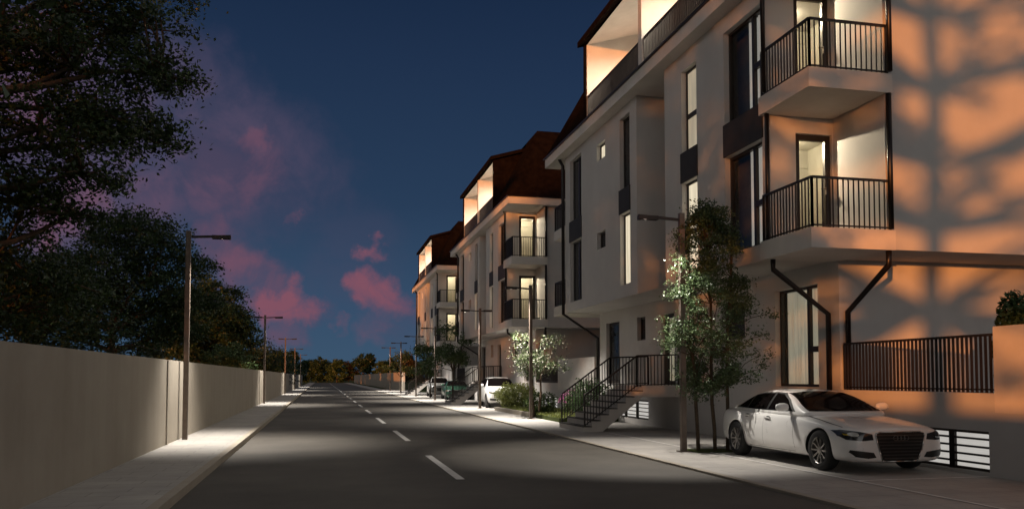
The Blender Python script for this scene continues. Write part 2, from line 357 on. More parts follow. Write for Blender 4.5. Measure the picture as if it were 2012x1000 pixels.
BG = 'white plaster apartment blocks in a row'
def building():
    t = empty('apartment_block', (14, 21.5, 0), 'nearest white plaster apartment block, right foreground, with lit corner balconies', 'building', BG)
    X, Xg, Yn, Yd, Yf, Yg = 8.65, 10.06, 13.48, 15.08, 29.35, 14.86
    ZB, ZT = 3.9, 9.56
    fac = [ # u0,u1,z0,z1,style
        (27.40, 28.75, 7.1, 9.30, 'dark', 28.05, None), (27.40, 28.75, 4.22, 6.35, 'dark', 28.05, None),
        (24.90, 25.74, 8.52, 9.06, 'lit', None, None), (24.90, 25.74, 5.65, 6.2, 'dark', None, None),
        (22.74, 23.58, 7.12, 9.26, 'dark', None, None), (22.74, 23.58, 4.26, 6.38, 'lit', None, None)]
    fac2 = [(18.28, 19.14, 7.08, 9.12, 'soft', None, (18.3, 19.1, 7.98)), (18.28, 19.14, 4.12, 6.32, 'lit', None, (18.3, 19.1, 5.1)),
        (15.26, 16.88, 7.12, 9.18, 'curtain', 15.82, (15.3, 15.8, 8.05)), (15.26, 16.88, 4.24, 6.38, 'curtain', 15.82, (15.3, 15.8, 5.15))]
    doors = [(9.29, 10.11, 4.27, 6.48), (9.29, 10.11, 7.19, 9.4)]
    sidew = [(13.62, 14.56, 4.36, 6.28), (13.62, 14.56, 7.28, 9.2)]
    gf = [(15.6, 17.3, 1.35, 3.5), (18.7, 19.9, 2.5, 3.4), (22.9, 23.9, 1.33, 3.45), (25.15, 25.87, 2.74, 3.5), (27.55, 28.95, 1.33, 3.5),
          (24.95, 28.1, .2, .82), (15.4, 16.6, .2, .8)]
    w = MB()
    wall_sheet(w, 'X', X, 22.19, Yf, ZB, ZT, [f[:4] for f in fac])
    wall_sheet(w, 'X', X, Yd, 20.19, ZB, ZT, [f[:4] for f in fac2])
    wall_sheet(w, 'Y', 22.19, X, 10.2, ZB, ZT); wall_sheet(w, 'X', 10.2, 20.19, 22.19, ZB, ZT); wall_sheet(w, 'Y', 20.19, X, 10.2, ZB, ZT)
    wall_sheet(w, 'Y', Yd, X, 10.15, ZB, ZT, doors); wall_sheet(w, 'X', 10.15, Yn, Yd, ZB, ZT)
    wall_sheet(w, 'Y', Yn, 10.15, 20, ZB, ZT); wall_sheet(w, 'Y', Yf, X, 20, ZB, ZT); wall_sheet(w, 'X', 20, Yn, Yf, 0, ZT)
    w.quad((X, Yd, ZB), (20, Yd, ZB), (20, Yf, ZB), (X, Yf, ZB)); w.quad((10.15, Yn, ZB), (20, Yn, ZB), (20, Yd, ZB), (10.15, Yd, ZB))
    w.build('wall', M['plaster'], t, fix=False)
    g = MB()
    wall_sheet(g, 'X', Xg, Yg, Yf+.3, 0, ZB, gf); wall_sheet(g, 'Y', Yg, Xg, 20, 0, ZB); wall_sheet(g, 'Y', Yf+.3, Xg, 20, 0, ZB-.002)
    g.build('ground_floor_wall', M['plaster'], t, fix=False)
    for f in fac: window(t, 'X', X, *f[:4], f[4], mull=f[5], trans=f[6])
    for f in fac2: window(t, 'X', X, *f[:4], f[4], mull=f[5], trans=f[6])
    for i, d in enumerate(doors): 
        fr = window(t, 'Y', Yd, *d, 'open', depth=.1, t=.12, name='balcony_door', handle=True)
        rm = MB(); xa, xb, ya, yb, za, zb = 9.24, 10.9, 15.285, 17.2, d[2]-.05, d[2]+2.5
        rm.quad((xa, yb, za), (xb, yb, za), (xb, yb, zb), (xa, yb, zb)); rm.quad((xa, ya, za), (xa, yb, za), (xa, yb, zb), (xa, ya, zb)); rm.quad((xb, ya, za), (xb, yb, za), (xb, yb, zb), (xb, ya, zb))
        rm.quad((xa, ya, zb), (xb, ya, zb), (xb, yb, zb), (xa, yb, zb)); rm.quad((xa, ya, za), (xb, ya, za), (xb, yb, za), (xa, yb, za)); rm.box(xa+.01, xb-.01, yb-.03, yb-.005, zb-.42, zb-.3)
        rm.build('room_interior', M['room_light'], fr, fix=False)
        ld = bpy.data.lights.new('room_light', 'POINT'); ld.energy = 45; ld.color = (1, .86, .6); ld.shadow_soft_size = .035
        o = bpy.data.objects.new('room_light', ld); COL.objects.link(o); o.parent = fr; o.location = Vector((9.9, 16.5, d[3]+.05))-wloc(fr)
        ld = bpy.data.lights.new('added_wall_spot', 'SPOT'); ld.energy = 420; ld.color = (1, .84, .6); ld.shadow_soft_size = .02; ld.spot_size = R(80); ld.spot_blend = .3  # added spot without a fixture, brightens the balcony side wall through the door
        o = bpy.data.objects.new('added_wall_spot', ld); COL.objects.link(o); o.parent = fr; o.location = Vector((9.3, 16.0, d[3]-.03))-wloc(fr)
        o.rotation_euler = Vector((.85, -2.0, -1.0)).to_track_quat('-Z', 'Y').to_euler()
    window(t, 'X', Xg, *gf[0], 'curtain_beige', mull=16.16, trans=(15.64, 16.16, 2.15))
    window(t, 'X', Xg, *gf[1], 'dark'); window(t, 'X', Xg, *gf[3], 'dark')
    window(t, 'X', Xg, *gf[2], 'curtain_beige', t=.12, name='door'); window(t, 'X', Xg, *gf[4], 'dark', mull=27.95, t=.1, name='door')
    for o in gf[5:]:
        fr = window(t, 'X', Xg, *o, 'cool', depth=.08, t=.05, name='basement_window')
        b = MB(); n = 3 if o[1]-o[0] > 2 else 2
        for k in range(1, n): yy = o[0]+(o[1]-o[0])*k/n; b.box(Xg+.02, Xg+.06, yy-.08, yy+.08, o[2], o[3])
        for k in range(1, 5): zz = o[2]+(o[3]-o[2])*k/5; b.box(Xg+.025, Xg+.055, o[0], o[1], zz-.014, zz+.014)
        b.build('window_bars', M['pipe'], fr)
    for (u0, u1, z0, z1) in ((27.36, 28.79, 6.36, 7.09), (22.70, 23.62, 6.39, 7.11), (18.24, 19.18, 6.33, 7.07), (15.22, 16.9, 6.39, 7.11)):
        MB().box(X-.03, X+.14, u0, u1, z0, z1).build('spandrel_panel', M['cladding'], t)
    # corner balconies
    for z0, z1 in ((3.88, 4.25), (6.81, 7.17)):
        sl = MB().prism([(8.54, 13.40), (10.27, 13.40), (10.27, 13.47), (10.14, 13.47), (10.14, 15.07), (8.64, 15.07), (8.64, 15.2), (8.54, 15.2)], 'XY', z0, z1)
        b = sl.build('balcony', M['plaster_white'], t)
        railing('railing', [(8.60, 15.16, z1), (8.60, 13.46, z1), (10.2, 13.46, z1)], .92, b)
    # far end balconies
    for z0, z1 in ((3.88, 4.25), (6.81, 7.17)):
        b = MB().box(8.75, 11.5, Yf+.01, 31.3, z0, z1).build('balcony', M['plaster_white'], t)
        railing('railing', [(8.80, Yf+.1, z1), (8.80, 31.25, z1), (11.4, 31.25, z1)], .92, b)
    # eaves, roof
    e = MB().box(8.3, 20.4, 13.08, 30.9, ZT, 9.9).build('eaves_slab', M['plaster_white'], t)
    gt = MB(); gt.box(8.24, 8.298, 13.0, 30.98, 9.885, 9.93); gt.box(8.298, 20.4, 13.02, 13.078, 9.885, 9.93); gt.build('gutter', M['pipe'], e)
    X0, X1, Y0, Y1, a, z0, z1 = 8.28, 20.42, 13.06, 30.92, 1.9, 9.91, 13.6
    D0, D1 = 16.9, 26.1
    r = MB()
    r.quad((X0, Y0, z0), (X1, Y0, z0), (X1-a, Y0+a, z1), (X0+a, Y0+a, z1)); r.quad((X1, Y1, z0), (X0, Y1, z0), (X0+a, Y1-a, z1), (X1-a, Y1-a, z1))
    r.quad((X0, D0, z0), (X0, Y0, z0), (X0+a, Y0+a, z1), (X0+a, D0, z1)); r.quad((X0, Y1, z0), (X0, D1, z0), (X0+a, D1, z1), (X0+a, Y1-a, z1))
    r.quad((X1, Y0, z0), (X1, Y1, z0), (X1-a, Y1-a, z1), (X1-a, Y0+a, z1)); r.quad((X0+a, Y0+a, z1), (X1-a, Y0+a, z1), (X1-a, Y1-a, z1), (X0+a, Y1-a, z1))
    rf = r.build('roof', M['roof'], t, fix=False)
    c = MB()
    for (ya, yb) in ((D0-.1, D0+.06), (D1-.06, D1+.1)): c.prism([(8.36, 9.905), (10.4, 9.905), (10.4, 13.1), (8.36, 12.5)], 'XZ', ya, yb)
    c.prism([(8.2, 12.5), (10.75, 13.25), (10.75, 13.42), (8.2, 12.68)], 'XZ', D0-.25, D1+.25)
    c.build('dormer', M['roof'], rf)
    lg = MB()
    lg.box(10.62, 10.72, D0+.06, D1-.06, 9.905, 13.2)
    lg.prism([(8.42, 9.905), (10.615, 9.905), (10.615, 13.14), (8.42, 12.5)], 'XZ', D1-.1, D1-.061); lg.prism([(8.42, 9.905), (10.615, 9.905), (10.615, 13.14), (8.42, 12.5)], 'XZ', D0+.061, D0+.1)
    lg.prism([(8.37, 9.905), (10.615, 9.905), (10.615, 13.14), (8.37, 12.48)], 'XZ', 21.05, 21.3)
    lg.quad((8.42, D0+.1, 12.49), (8.42, D1-.1, 12.49), (10.615, D1-.1, 13.13), (10.615, D0+.1, 13.13))
    lo = lg.build('roof_terrace', M['plaster_white'], t, fix=False)
    railing('railing', [(8.45, D0+.1, 9.9), (8.45, 21.04, 9.9)], .86, lo, sp=.1, post=.034); railing('railing', [(8.45, 21.31, 9.9), (8.45, D1-.1, 9.9)], .86, lo, sp=.1, post=.034)
    for yy in (19.0, 23.7):
        MB().lathe([(0, 12.86), (.14, 12.86), (.16, 12.9), (.16, 12.94)], 20, 'Z', (9.9, yy, -.08)).build('ceiling_lamp', M['bulb_on'], lo)
        ld = bpy.data.lights.new('terrace_light', 'SPOT'); ld.spot_size = R(168); ld.spot_blend = .6; ld.energy = P_T; ld.color = (1, .9, .72); ld.shadow_soft_size = .12
        o = bpy.data.objects.new('terrace_light', ld); COL.objects.link(o); o.parent = lo; o.location = Vector((9.6, yy, 12.55))-wloc(lo)
    # downpipes
    MB().tube([(8.5, 15.05, 9.6), (8.57, 15.05, 9.45), (8.585, 15.05, 7.25)], .045).build('downpipe', M['pipe'], t, smooth=True)
    MB().tube([(8.70, 15.0, 3.9), (8.70, 15.0, 3.68), (9.98, 15.12, 2.83), (9.98, 15.12, .05)], .055).build('downpipe', M['pipe'], t, smooth=True)
    MB().tube([(10.19, 13.36, 9.55), (10.19, 13.36, 7.2)], .05).build('downpipe', M['pipe'], t, smooth=True)
    MB().tube([(10.19, 13.41, 6.8), (10.19, 13.41, 4.27)], .05).build('downpipe', M['pipe'], t, smooth=True)
    MB().tube([(8.62, 15.02, 6.8), (8.62, 15.02, 4.27)], .045).build('downpipe', M['pipe'], t, smooth=True)
    MB().tube([(10.19, 13.5, 3.9), (10.19, 13.5, 3.62), (10.2, 14.78, 2.85), (10.2, 14.78, 1.2)], .055).build('downpipe', M['pipe'], t, smooth=True)
    MB().tube([(8.45, 29.5, 9.6), (8.58, 29.42, 9.3), (8.58, 29.42, 3.85), (10.0, 29.72, 3.0), (10.0, 29.72, .05)], .06).build('downpipe', M['pipe'], t, smooth=True)
    # stair
    n = 8; z = 1.32/n; x = 7.1; dx = (8.87-7.1)/(n-1)*.999; poly = [(x, .028)]
    for k in range(n):
        poly.append((x, z*(k+1)))
        if k < n-1: x += dx; poly.append((x, z*(k+1)))
    poly += [(10.05, 1.32), (10.05, .99), (8.86, .99), (7.65, .028)]
    st = MB().prism(poly, 'XZ', 22.4, 24.8).build('entrance_stair', M['plaster_white'], t)
    for yy in (22.46, 24.74): railing('railing', [(7.16, yy, .165), (8.72, yy, 1.28), (9.98, yy, 1.32)], .88, st)
    tr = MB(); x = 7.1
    for k in range(n-1): tr.box(x-.012, x+dx, 22.39, 24.81, z*(k+1)+.001, z*(k+1)+.025); x += dx
    tr.build('tread', M['cladding'], st)
    return t
P_T = 720; SUN_E = 4.4; SUN_EL = 2.4; SKY_S = .012
b1 = building()
b2 = copy_tree(b1); b2.location.y += 24.4; b2['label'] = 'second white apartment block along the street, with dark brown mansard roof and lit roof terraces'
b3 = copy_tree(b1); b3.location.y += 48.8; b3['label'] = 'farthest white apartment block of the row, small behind the street trees'

# terrace walls
def terrace():
    t = empty('terrace_wall', (10.2, 12, 0), 'rendered terrace wall with slatted dark railing beside the white saloon car', 'wall', 'terrace walls at the near ends of the blocks')
    w = MB(); wall_sheet(w, 'X', 10.06, 6.0, 14.855, 0, 1.3, [(11.08, 14.3, .08, .71), (7.2, 10.38, .02, .78, .35)], .12)
    w.box(10.061, 10.36, 10.96, 14.85, 1.3, 1.305)
    w.quad((10.06, 10.97, 1.3), (10.36, 10.97, 1.3), (10.36, 14.85, 1.3), (10.06, 14.85, 1.3))
    w.build('wall_panel', M['plaster'], t, fix=False)
    blk = MB().box(10.058, 10.4, 5.9, 10.95, 1.0, 2.33); blk.v = [(x if x > 10.1 else 10.052, y, z) for x, y, z in blk.v]; blk.build('parapet', M['plaster_white'], t, bevel=.01)
    MB().box(10.36, 14.5, 6, 14.85, 1.1, 1.2).build('terrace_floor', M['paver'], t)
    fr = window(t, 'X', 10.06, 11.08, 14.3, .08, .71, 'cool', depth=.08, t=.045, name='basement_window')
    b = MB()
    for k in range(1, 4): yy = 11.08+3.22*k/4; b.box(10.07, 10.12, yy-.06, yy+.06, .08, .71)
    for k in range(1, 5): zz = .08+.63*k/5; b.box(10.075, 10.115, 11.08, 14.3, zz-.016, zz+.016)
    b.build('window_bars', M['pipe'], fr)
    MB().box(10.3, 10.34, 7.2, 10.38, .02, .78).build('gate', M['pipe'], t)
    railing('railing', [(10.12, 10.97, 1.31), (10.12, 14.8, 1.31)], .9, t, sp=.098, post=.03)
    return t
t1 = terrace()
for k, lb in ((1, 'second terrace wall with railing, behind the flowering tree'), (2, 'farthest terrace wall, behind the far street trees')):
    c = copy_tree(t1); c.location.y += 24.4*k; c['label'] = lb
# ------------------------------------------------------------------ vegetation
SHADE_SEED = 11
M['leaf_dark'] = leaf_mat('leaf_dark', (.013, .026, .010), (.034, .062, .02))
M['leaf_green'] = leaf_mat('leaf_green', (.03, .06, .02), (.065, .105, .04))
M['leaf_slim'] = leaf_mat('leaf_slim', (.035, .062, .024), (.08, .115, .05))
M['leaf_mid'] = leaf_mat('leaf_mid', (.03, .055, .015), (.07, .105, .03))
M['leaf_bush'] = leaf_mat('leaf_bush', (.11, .13, .035), (.21, .23, .065))
M['leaf_bloom'] = leaf_mat('leaf_bloom', (.05, .075, .03), (.10, .13, .055), (.30, .29, .23))
M['leaf_autumn'] = leaf_mat('leaf_autumn', (.03, .024, .01), (.055, .04, .016))
M['petal_pink'] = leaf_mat('petal_pink', (.25, .05, .16), (.38, .10, .26))
def leaf_obj(name, pts, size, m, parent, flat=.5, width=.5, out=None):
    n = len(pts); o = np.array(wloc(parent)) if parent else np.zeros(3)
    d = rng.normal(size=(n, 3)); d[:, 2] *= (1-flat); d /= np.linalg.norm(d, axis=1)[:, None]
    e = rng.normal(size=(n, 3)); e[:, 2] *= (1-flat); b = np.cross(d, np.cross(d, e)); b /= np.linalg.norm(b, axis=1)[:, None]+1e-9
    l = size*(.7+.6*rng.random(n))[:, None]; w_ = l*width
    nrm = np.cross(d, b)
    p = np.asarray(pts)-o
    V = np.stack([p-d*l*.5, p+b*w_*.5+nrm*l*.08, p+d*l*.5, p-b*w_*.5+nrm*l*.08], 1).reshape(-1, 3)
    me = bpy.data.meshes.new(name); me.vertices.add(4*n); me.vertices.foreach_set('co', V.ravel().astype(np.float32))
    me.loops.add(4*n); me.loops.foreach_set('vertex_index', np.arange(4*n, dtype=np.int32))
    me.polygons.add(n); me.polygons.foreach_set('loop_start', np.arange(0, 4*n, 4, dtype=np.int32)); me.update(); me.validate()
    me.materials.append(m); ob = bpy.data.objects.new(name, me); COL.objects.link(ob)
    if parent: ob.parent = parent
    return ob
def lobe_pts(lobes, per_clump=38, sig=.22, dens=1.0):
    out = []; cl = []
    for (c, r, n) in lobes:
        k = max(3, int(n*dens/per_clump)); u = rng.normal(size=(k, 3)); u /= np.linalg.norm(u, axis=1)[:, None]
        rad = rng.random(k)**.45; cc = np.array(c)+u*rad[:, None]*np.array(r); cl.append(cc)
        for q in cc:
            m = int(per_clump*(.5+rng.random())); s = sig*(.6+.8*rng.random())
            out.append(q+rng.normal(size=(m, 3))*np.array([s, s, s*.6]))
    return np.concatenate(out), np.concatenate(cl)
def limb(mb, a, b, r0, r1, wob=.12, n=6, sag=0):
    a = np.array(a, float); b = np.array(b, float); L = np.linalg.norm(b-a); pts = []; rs = []
    off = np.zeros(3)
    for k in range(n+1):
        f = k/n; off = off+rng.normal(size=3)*wob*L/n*(0 if k in (0, n) else 1)
        pts.append(a+(b-a)*f+off*math.sin(math.pi*f)+np.array([0, 0, sag*math.sin(math.pi*f)*L])); rs.append(r0+(r1-r0)*f)
    mb.tube(pts, rs, 7, cap=False); return pts
def tree(name, label, cat, base, h0, r0, lobes, leaf, m, group=None, per=38, sig=.3, flat=.4, twigs=60, dens=1.0, stems=None, bark='bark', width=.5, lean=(0, 0)):
    t = empty(name, base, label, cat, group); b = np.array(base, float)
    pts, cl = lobe_pts(lobes, per, sig, dens)
    mb = MB(); forks = []
    for sx, sy, tx, ty in (stems or [(0, 0, lean[0], lean[1])]):
        p = limb(mb, b+np.array([sx, sy, -.05]), b+np.array([tx, ty, h0]), r0, r0*.62, .05, 8); forks.append(p)
    mb.build('trunk', M[bark], t, smooth=True, fix=False)
    lm = MB()
    for i, (c, r, n) in enumerate(lobes):
        cv = np.array(c); best = min((p for f in forks for p in f[3:]), key=lambda p: np.linalg.norm(np.array(p)-cv)+3*max(0, p[2]-cv[2]+.25*np.linalg.norm(cv[:2]-p[:2])))
        limb(lm, best, c, min(.11, r0*(.5 if len(forks) == 1 else .3)), r0*.1, .16, 7)
    order = rng.permutation(len(cl))[:twigs]
    for k in order:
        q = cl[k]; j = int(np.argmin([np.linalg.norm(np.array(L[0])-q) for L in lobes])); c = np.array(lobes[j][0]); limb(lm, c, q, r0*.14, r0*.03, .2, 4)
    lm.build('branches', M[bark], t, smooth=True, fix=False)
    leaf_obj('crown', pts, leaf, m, t, flat, width)
    return t
def at(px, py, X):
    d = sky_dir(px, py); s = X/d.x; return (X, d.y*s, CAM_H+d.z*s)
def L_(px, py, X, rx, ry, rz, n): return (at(px, py, X), (rx, ry, rz), n)
# big overhanging tree, left foreground
lob = [L_(235, 45, -4.6, 1.7, 1.6, .8, 2600), L_(305, 140, -3.7, 1.0, 1.3, .55, 1800), L_(140, 130, -5.2, 1.8, 2.0, .8, 2800), L_(120, 20, -5.6, 2.0, 2.0, .9, 2600), L_(20, 70, -6.4, 1.8, 2, 1.0, 2200),
       L_(80, 255, -5.6, 1.8, 1.8, .65, 2300), L_(265, 265, -4.2, 1.15, 1.4, .5, 2100), L_(180, 225, -4.8, 1.1, 1.4, .5, 1700), L_(150, 340, -4.9, 1.2, 1.3, .5, 1500), L_(45, 400, -6.0, .9, 1.6, .6, 1500),
       L_(145, 420, -5.0, .6, 1, .35, 550), L_(10, 500, -6.6, 1.2, 1.8, .8, 1800), L_(90, 560, -6.2, 1.3, 1.8, .7, 2000), L_(20, 610, -6.6, 1.3, 1.6, .5, 1500), L_(-40, 300, -6.8, 1.2, 2, 1.2, 1600), L_(300, -30, -4.4, 1.3, 1.5, .6, 1500)]
tree('broadleaf_tree', 'huge dark overhanging tree filling the upper left, boughs reaching over the wall', 'tree', (-8.2, 16.5, 0), 5.5, .34, lob, .115, M['leaf_dark'], 'dark trees behind the left wall', per=40, sig=.2, flat=.4, twigs=320, dens=1.35)
def round_tree(name, label, base, h, r, n, leaf, m, group, trunk=.2, seed_l=9, flat=.3, zr=.8, low=.28, cat='tree', sig=None, rot=0):
    lobes = []
    for k in range(seed_l):
        a = 2.4*k+rot; f = k/(seed_l-1); z = h*(low+.62*f); rr = r*math.sin(math.pi*(.28+.62*f))**.8*.62
        lobes.append(((base[0]+math.cos(a)*rr, base[1]+math.sin(a)*rr, z), (r*.55, r*.55, r*.42*zr), n/seed_l))
    lobes.append(((base[0], base[1], h*.6), (r*.6, r*.6, h*.25), n/6))
    return tree(name, label, cat, base, h*.42, trunk, lobes, leaf, m, group, per=40, sig=sig or r*.09, flat=flat, twigs=70)
G_T = 'dark trees behind the left wall'
def atY(px, py, Y):
    d = sky_dir(px, py); q = Y/d.y; return (d.x*q, Y, CAM_H+d.z*q)
def domed(label, Y, pxm, spots, base, h0, leaf, n, trunk=.22):
    lobes = []
    for i, (px, py, r) in enumerate(spots):
        m = r/pxm; lobes.append((atY(px, py, Y+1.6*math.sin(i*2.1)), (m*.8, m*1.3, m*.62), n*r*r/3500))
    return tree('broadleaf_tree', label, 'tree', base, h0, trunk, lobes, leaf, M['leaf_dark'], G_T, per=44, sig=.26, flat=.3, twigs=90)
bx = atY(218, 700, 41)[0]
domed('round-topped dark tree behind the wall, left of the nearest lamp post', 41, 40, [(265, 448, 62), (205, 470, 60), (325, 478, 58), (375, 520, 42), (408, 522, 20), (150, 520, 62), (255, 530, 85), (180, 585, 75), (330, 580, 70), (95, 590, 65), (260, 620, 70), (360, 640, 60), (160, 650, 50), (60, 640, 50), (40, 560, 60), (290, 670, 50), (395, 590, 45)], (bx, 41, 0), 3.6, .16, 2700)
domed('dark dense tree behind the wall, right of the nearest lamp post', 57, 29, [(400, 565, 42), (440, 590, 42), (470, 620, 34), (420, 630, 55), (370, 610, 55), (490, 648, 26), (455, 660, 45), (400, 680, 45), (350, 660, 45), (500, 675, 20), (430, 690, 50), (380, 700, 50), (470, 695, 40), (330, 690, 50), (440, 640, 60), (400, 620, 60)], (atY(425, 700, 57)[0], 57, 0), 3.2, .2, 3800)
round_tree('broadleaf_tree', 'low dark tree behind the wall between the huge overhanging tree and the round-topped tree', (-10, 33, 0), 6.2, 4.0, 17000, .15, M['leaf_dark'], G_T, .16, 9, rot=2)
round_tree('bush', 'light green rounded bush just over the wall in front of the dark trees', (-5.3, 51, 0), 3.7, 1.75, 8000, .13, M['leaf_green'], None, .09, 9, low=.2, cat='bush')
round_tree('bush', 'dark green rounded bush beyond the wall near the second lamp post', (-6.5, 92, 0), 5.2, 3.6, 7000, .24, M['leaf_dark'], None, .1, 9, low=.2, cat='bush', rot=1)
wallside = round_tree('broadleaf_tree', 'small dark tree in the row behind the far stretch of the left wall', (-8.5, 104, 0), 4.9, 3.2, 6000, .3, M['leaf_dark'], G_T, .12, 9, low=.15)
for (x, y, q) in ((-9, 118, 1.1), (-8.5, 133, 1.2), (-9.5, 150, 1.3), (-8.5, 168, 1.4), (-9.5, 188, 1.5), (-9, 210, 1.6), (-11, 96, 1.05), (-11.5, 111, 1.1), (-11, 125, 1.2), (-12, 141, 1.25), (-11, 159, 1.3), (-12, 178, 1.4), (-11, 199, 1.5), (-12, 222, 1.6)):
    c = copy_tree(wallside); c.location = (x, y, 0); c.rotation_euler.z = y; c.scale = (q, q, q)
# trees out of frame on the left whose shadows fall on the blocks
shade = round_tree('broadleaf_tree', 'tall dark roadside tree behind the wall, out of the picture to the left', (-7.6, .1, 0), 15.5, 5.2, 34000, .2, M['leaf_dark'], G_T, .26, 13, low=.1)
for (x, y, z, s) in ((-8.3, 6.8, 1.3, .95), (-14.5, 16, 2.3, 1.0), (-14.5, 2, .4, 1.0), (-17, 23, 3.3, 1.0), (-19, 30, 4.4, 1.05)):
    c = copy_tree(shade); c.location = (x, y, 0); c.rotation_euler.z = z; c.scale = (s, s, s)
tb_ = (-5.55, -8.2, 0); tl = []
r9 = np.random.default_rng(SHADE_SEED)
for k in range(210):
    p_ = r9.uniform(-4.4, 5.2) if k % 3 else r9.uniform(1.5, 5.2); q_ = r9.uniform(-1.6, 1.6); z_ = 2.0+11.5*(k+.5)/210; r_ = r9.uniform(.22, .5)
    if z_ < 5.8 and -3.2 < p_ < 2.2 and k % 9 < 7: continue
    tl.append(((tb_[0]-.79*p_+.61*q_, tb_[1]+.61*p_+.79*q_, z_), (r_, r_, r_*.55), 420*r_))
tree('broadleaf_tree', 'slender loose tree behind the wall, behind the viewer', 'tree', tb_, 10.8, .24, tl, .15, M['leaf_dark'], G_T, per=24, sig=.15, flat=.4, twigs=60)
# multi-stem tree beside the saloon
B = (7.86, 16.12, .03)
ml = []
for k in range(150):
    f = rng.random()**.95; z = 1.25+f*3.8; a = rng.random()*6.28; prof = float(np.interp(f, [0, .25, .5, .75, 1], [.55, 1.0, 1.0, .75, .28]))
    rr = prof*.92*(.2+.8*rng.random()**.6); ml.append(((B[0]+math.cos(a)*rr, B[1]+math.sin(a)*rr, z), (.2, .2, .26), 230))
for (dx, z) in ((.75, 1.55), (1.05, 2.0), (1.2, 2.45), (1.3, 2.9), (1.1, 1.75), (-.9, 2.1), (-1.0, 2.7), (-.95, 3.3)):
    ml.append(((B[0]+dx, B[1]-.2, z), (.32, .2, .16), 110))
tree('multi_stem_tree', 'slim multi-stemmed leafy tree growing from the pavement behind the white saloon car', 'tree', B, 4.1, .042, ml, .06, M['leaf_slim'], None, per=26, sig=.075, flat=.2, twigs=150, stems=[(-.22, .1, -.5, .1), (.08, -.05, .02, .1), (.36, -.05, .5, -.05)])
tag(MB().box(7.4, 8.35, 15.8, 16.5, .027, .045).build('tree_pit', M['soil_grass']), kind='structure')
def small_tree(label, base, h, r, m, n, leaf=.07, group='small street trees on the right pavement', name='street_tree', stems=None, low=.5, trunk=.05):
    lobes = []
    for k in range(11):
        a = rng.random()*6.28; rr = r*(.3+.55*rng.random()); z = h*(low+.08+(.92-low)*rng.random())
        lobes.append(((base[0]+math.cos(a)*rr, base[1]+math.sin(a)*rr, z), (r*.38, r*.38, r*.26), n/11))
    return tree(name, label, 'tree', base, h*low, trunk, lobes, leaf, m, group, per=24, sig=r*.1, flat=.2, twigs=60, stems=stems)
small_tree('small twin-stemmed tree covered in white blossom beside the outdoor stair', (7.95, 30.9, .05), 2.9, 1.25, M['leaf_bloom'], 4200, .085, stems=[(-.1, 0, -.2, .1), (.12, .05, .15, -.1)], low=.56, trunk=.055)
small_tree('green round-headed street tree above the dark green car', (7.9, 51.5, .05), 4.5, 1.65, M['leaf_green'], 4200, .14, low=.42)
small_tree('pale green street tree, farther and lower than its neighbour above the dark car', (7.9, 62.5, .05), 4.0, 1.75, M['leaf_mid'], 3600, .16, low=.34)
small_tree('last small street tree before the open road end', (7.9, 86, .05), 4.2, 1.6, M['leaf_green'], 1800, .2, low=.36)
# garden beds between the blocks
def shrub(label, c, r, h, m, n, leaf, name='shrub', group=None, cat='shrub'):
    t = empty(name, (c[0], c[1], 0), label, cat, group)
    u = rng.normal(size=(n, 3)); u /= np.linalg.norm(u, axis=1)[:, None]; rad = (.62+.42*rng.random(n))*(1+.13*np.sin(u[:, 0]*7+u[:, 2]*5)+.1*np.sin(u[:, 1]*11))
    p = np.stack([c[0]+u[:, 0]*rad*r[0], c[1]+u[:, 1]*rad*r[1], .1+h*.5+u[:, 2]*rad*h*.52], 1); p = p[p[:, 2] > .05]
    s = MB()
    for k in range(12):
        a = k*2.4; s.tube([(c[0], c[1], .02), (c[0]+math.cos(a)*r[0]*.35, c[1]+math.sin(a)*r[1]*.35, h*.45), (c[0]+math.cos(a)*r[0]*.7, c[1]+math.sin(a)*r[1]*.7, h*.75)], [.02, .014, .006], 5, False)
    s.build('stems', M['bark'], t, fix=False); leaf_obj('foliage', p, leaf, m, t, .1); return t
shrub('wide rounded olive-green shrub in front of the white off-road car', (8.85, 38.4), (.95, 1.1), 1.15, M['leaf_bush'], 5200, .1)
shrub('low dark shrub at the foot of the flowering tree', (8.35, 31.8), (.62, .8), .85, M['leaf_mid'], 1800, .09)
shrub('dark green shrub behind the outdoor stair railing', (9.2, 28.3), (.75, .9), 1.35, M['leaf_green'], 3200, .09)
f_ = shrub('pink flowering bush in the garden bed beside the outdoor stair', (9.3, 30.6), (.5, .5), .9, M['leaf_mid'], 900, .08, name='flower_bush', cat='flowers')
u = rng.normal(size=(220, 3)); u /= np.linalg.norm(u, axis=1)[:, None]
leaf_obj('blossom', np.stack([9.3+u[:, 0]*.54, 30.6+u[:, 1]*.54, .62+np.abs(u[:, 2])*.48], 1), .09, M['petal_pink'], f_, .1, .8)
struct('lawn', MB().box(7.9, 10.02, 27.6, 37.6, .0, .16), M['soil_grass'])
struct('bed_kerb', MB().box(7.78, 7.898, 31.3, 38.0, .0, .2), M['concrete_wall'])
n = 9000
gp = np.stack([7.9+2.1*rng.random(n), 27.6+10*rng.random(n), .17+.05*rng.random(n)], 1)
go = leaf_obj('grass', gp, .11, M['leaf_bush'], None, -.8, .18); tag(go, 'short grass in the garden bed between the blocks', 'grass', None, 'stuff')
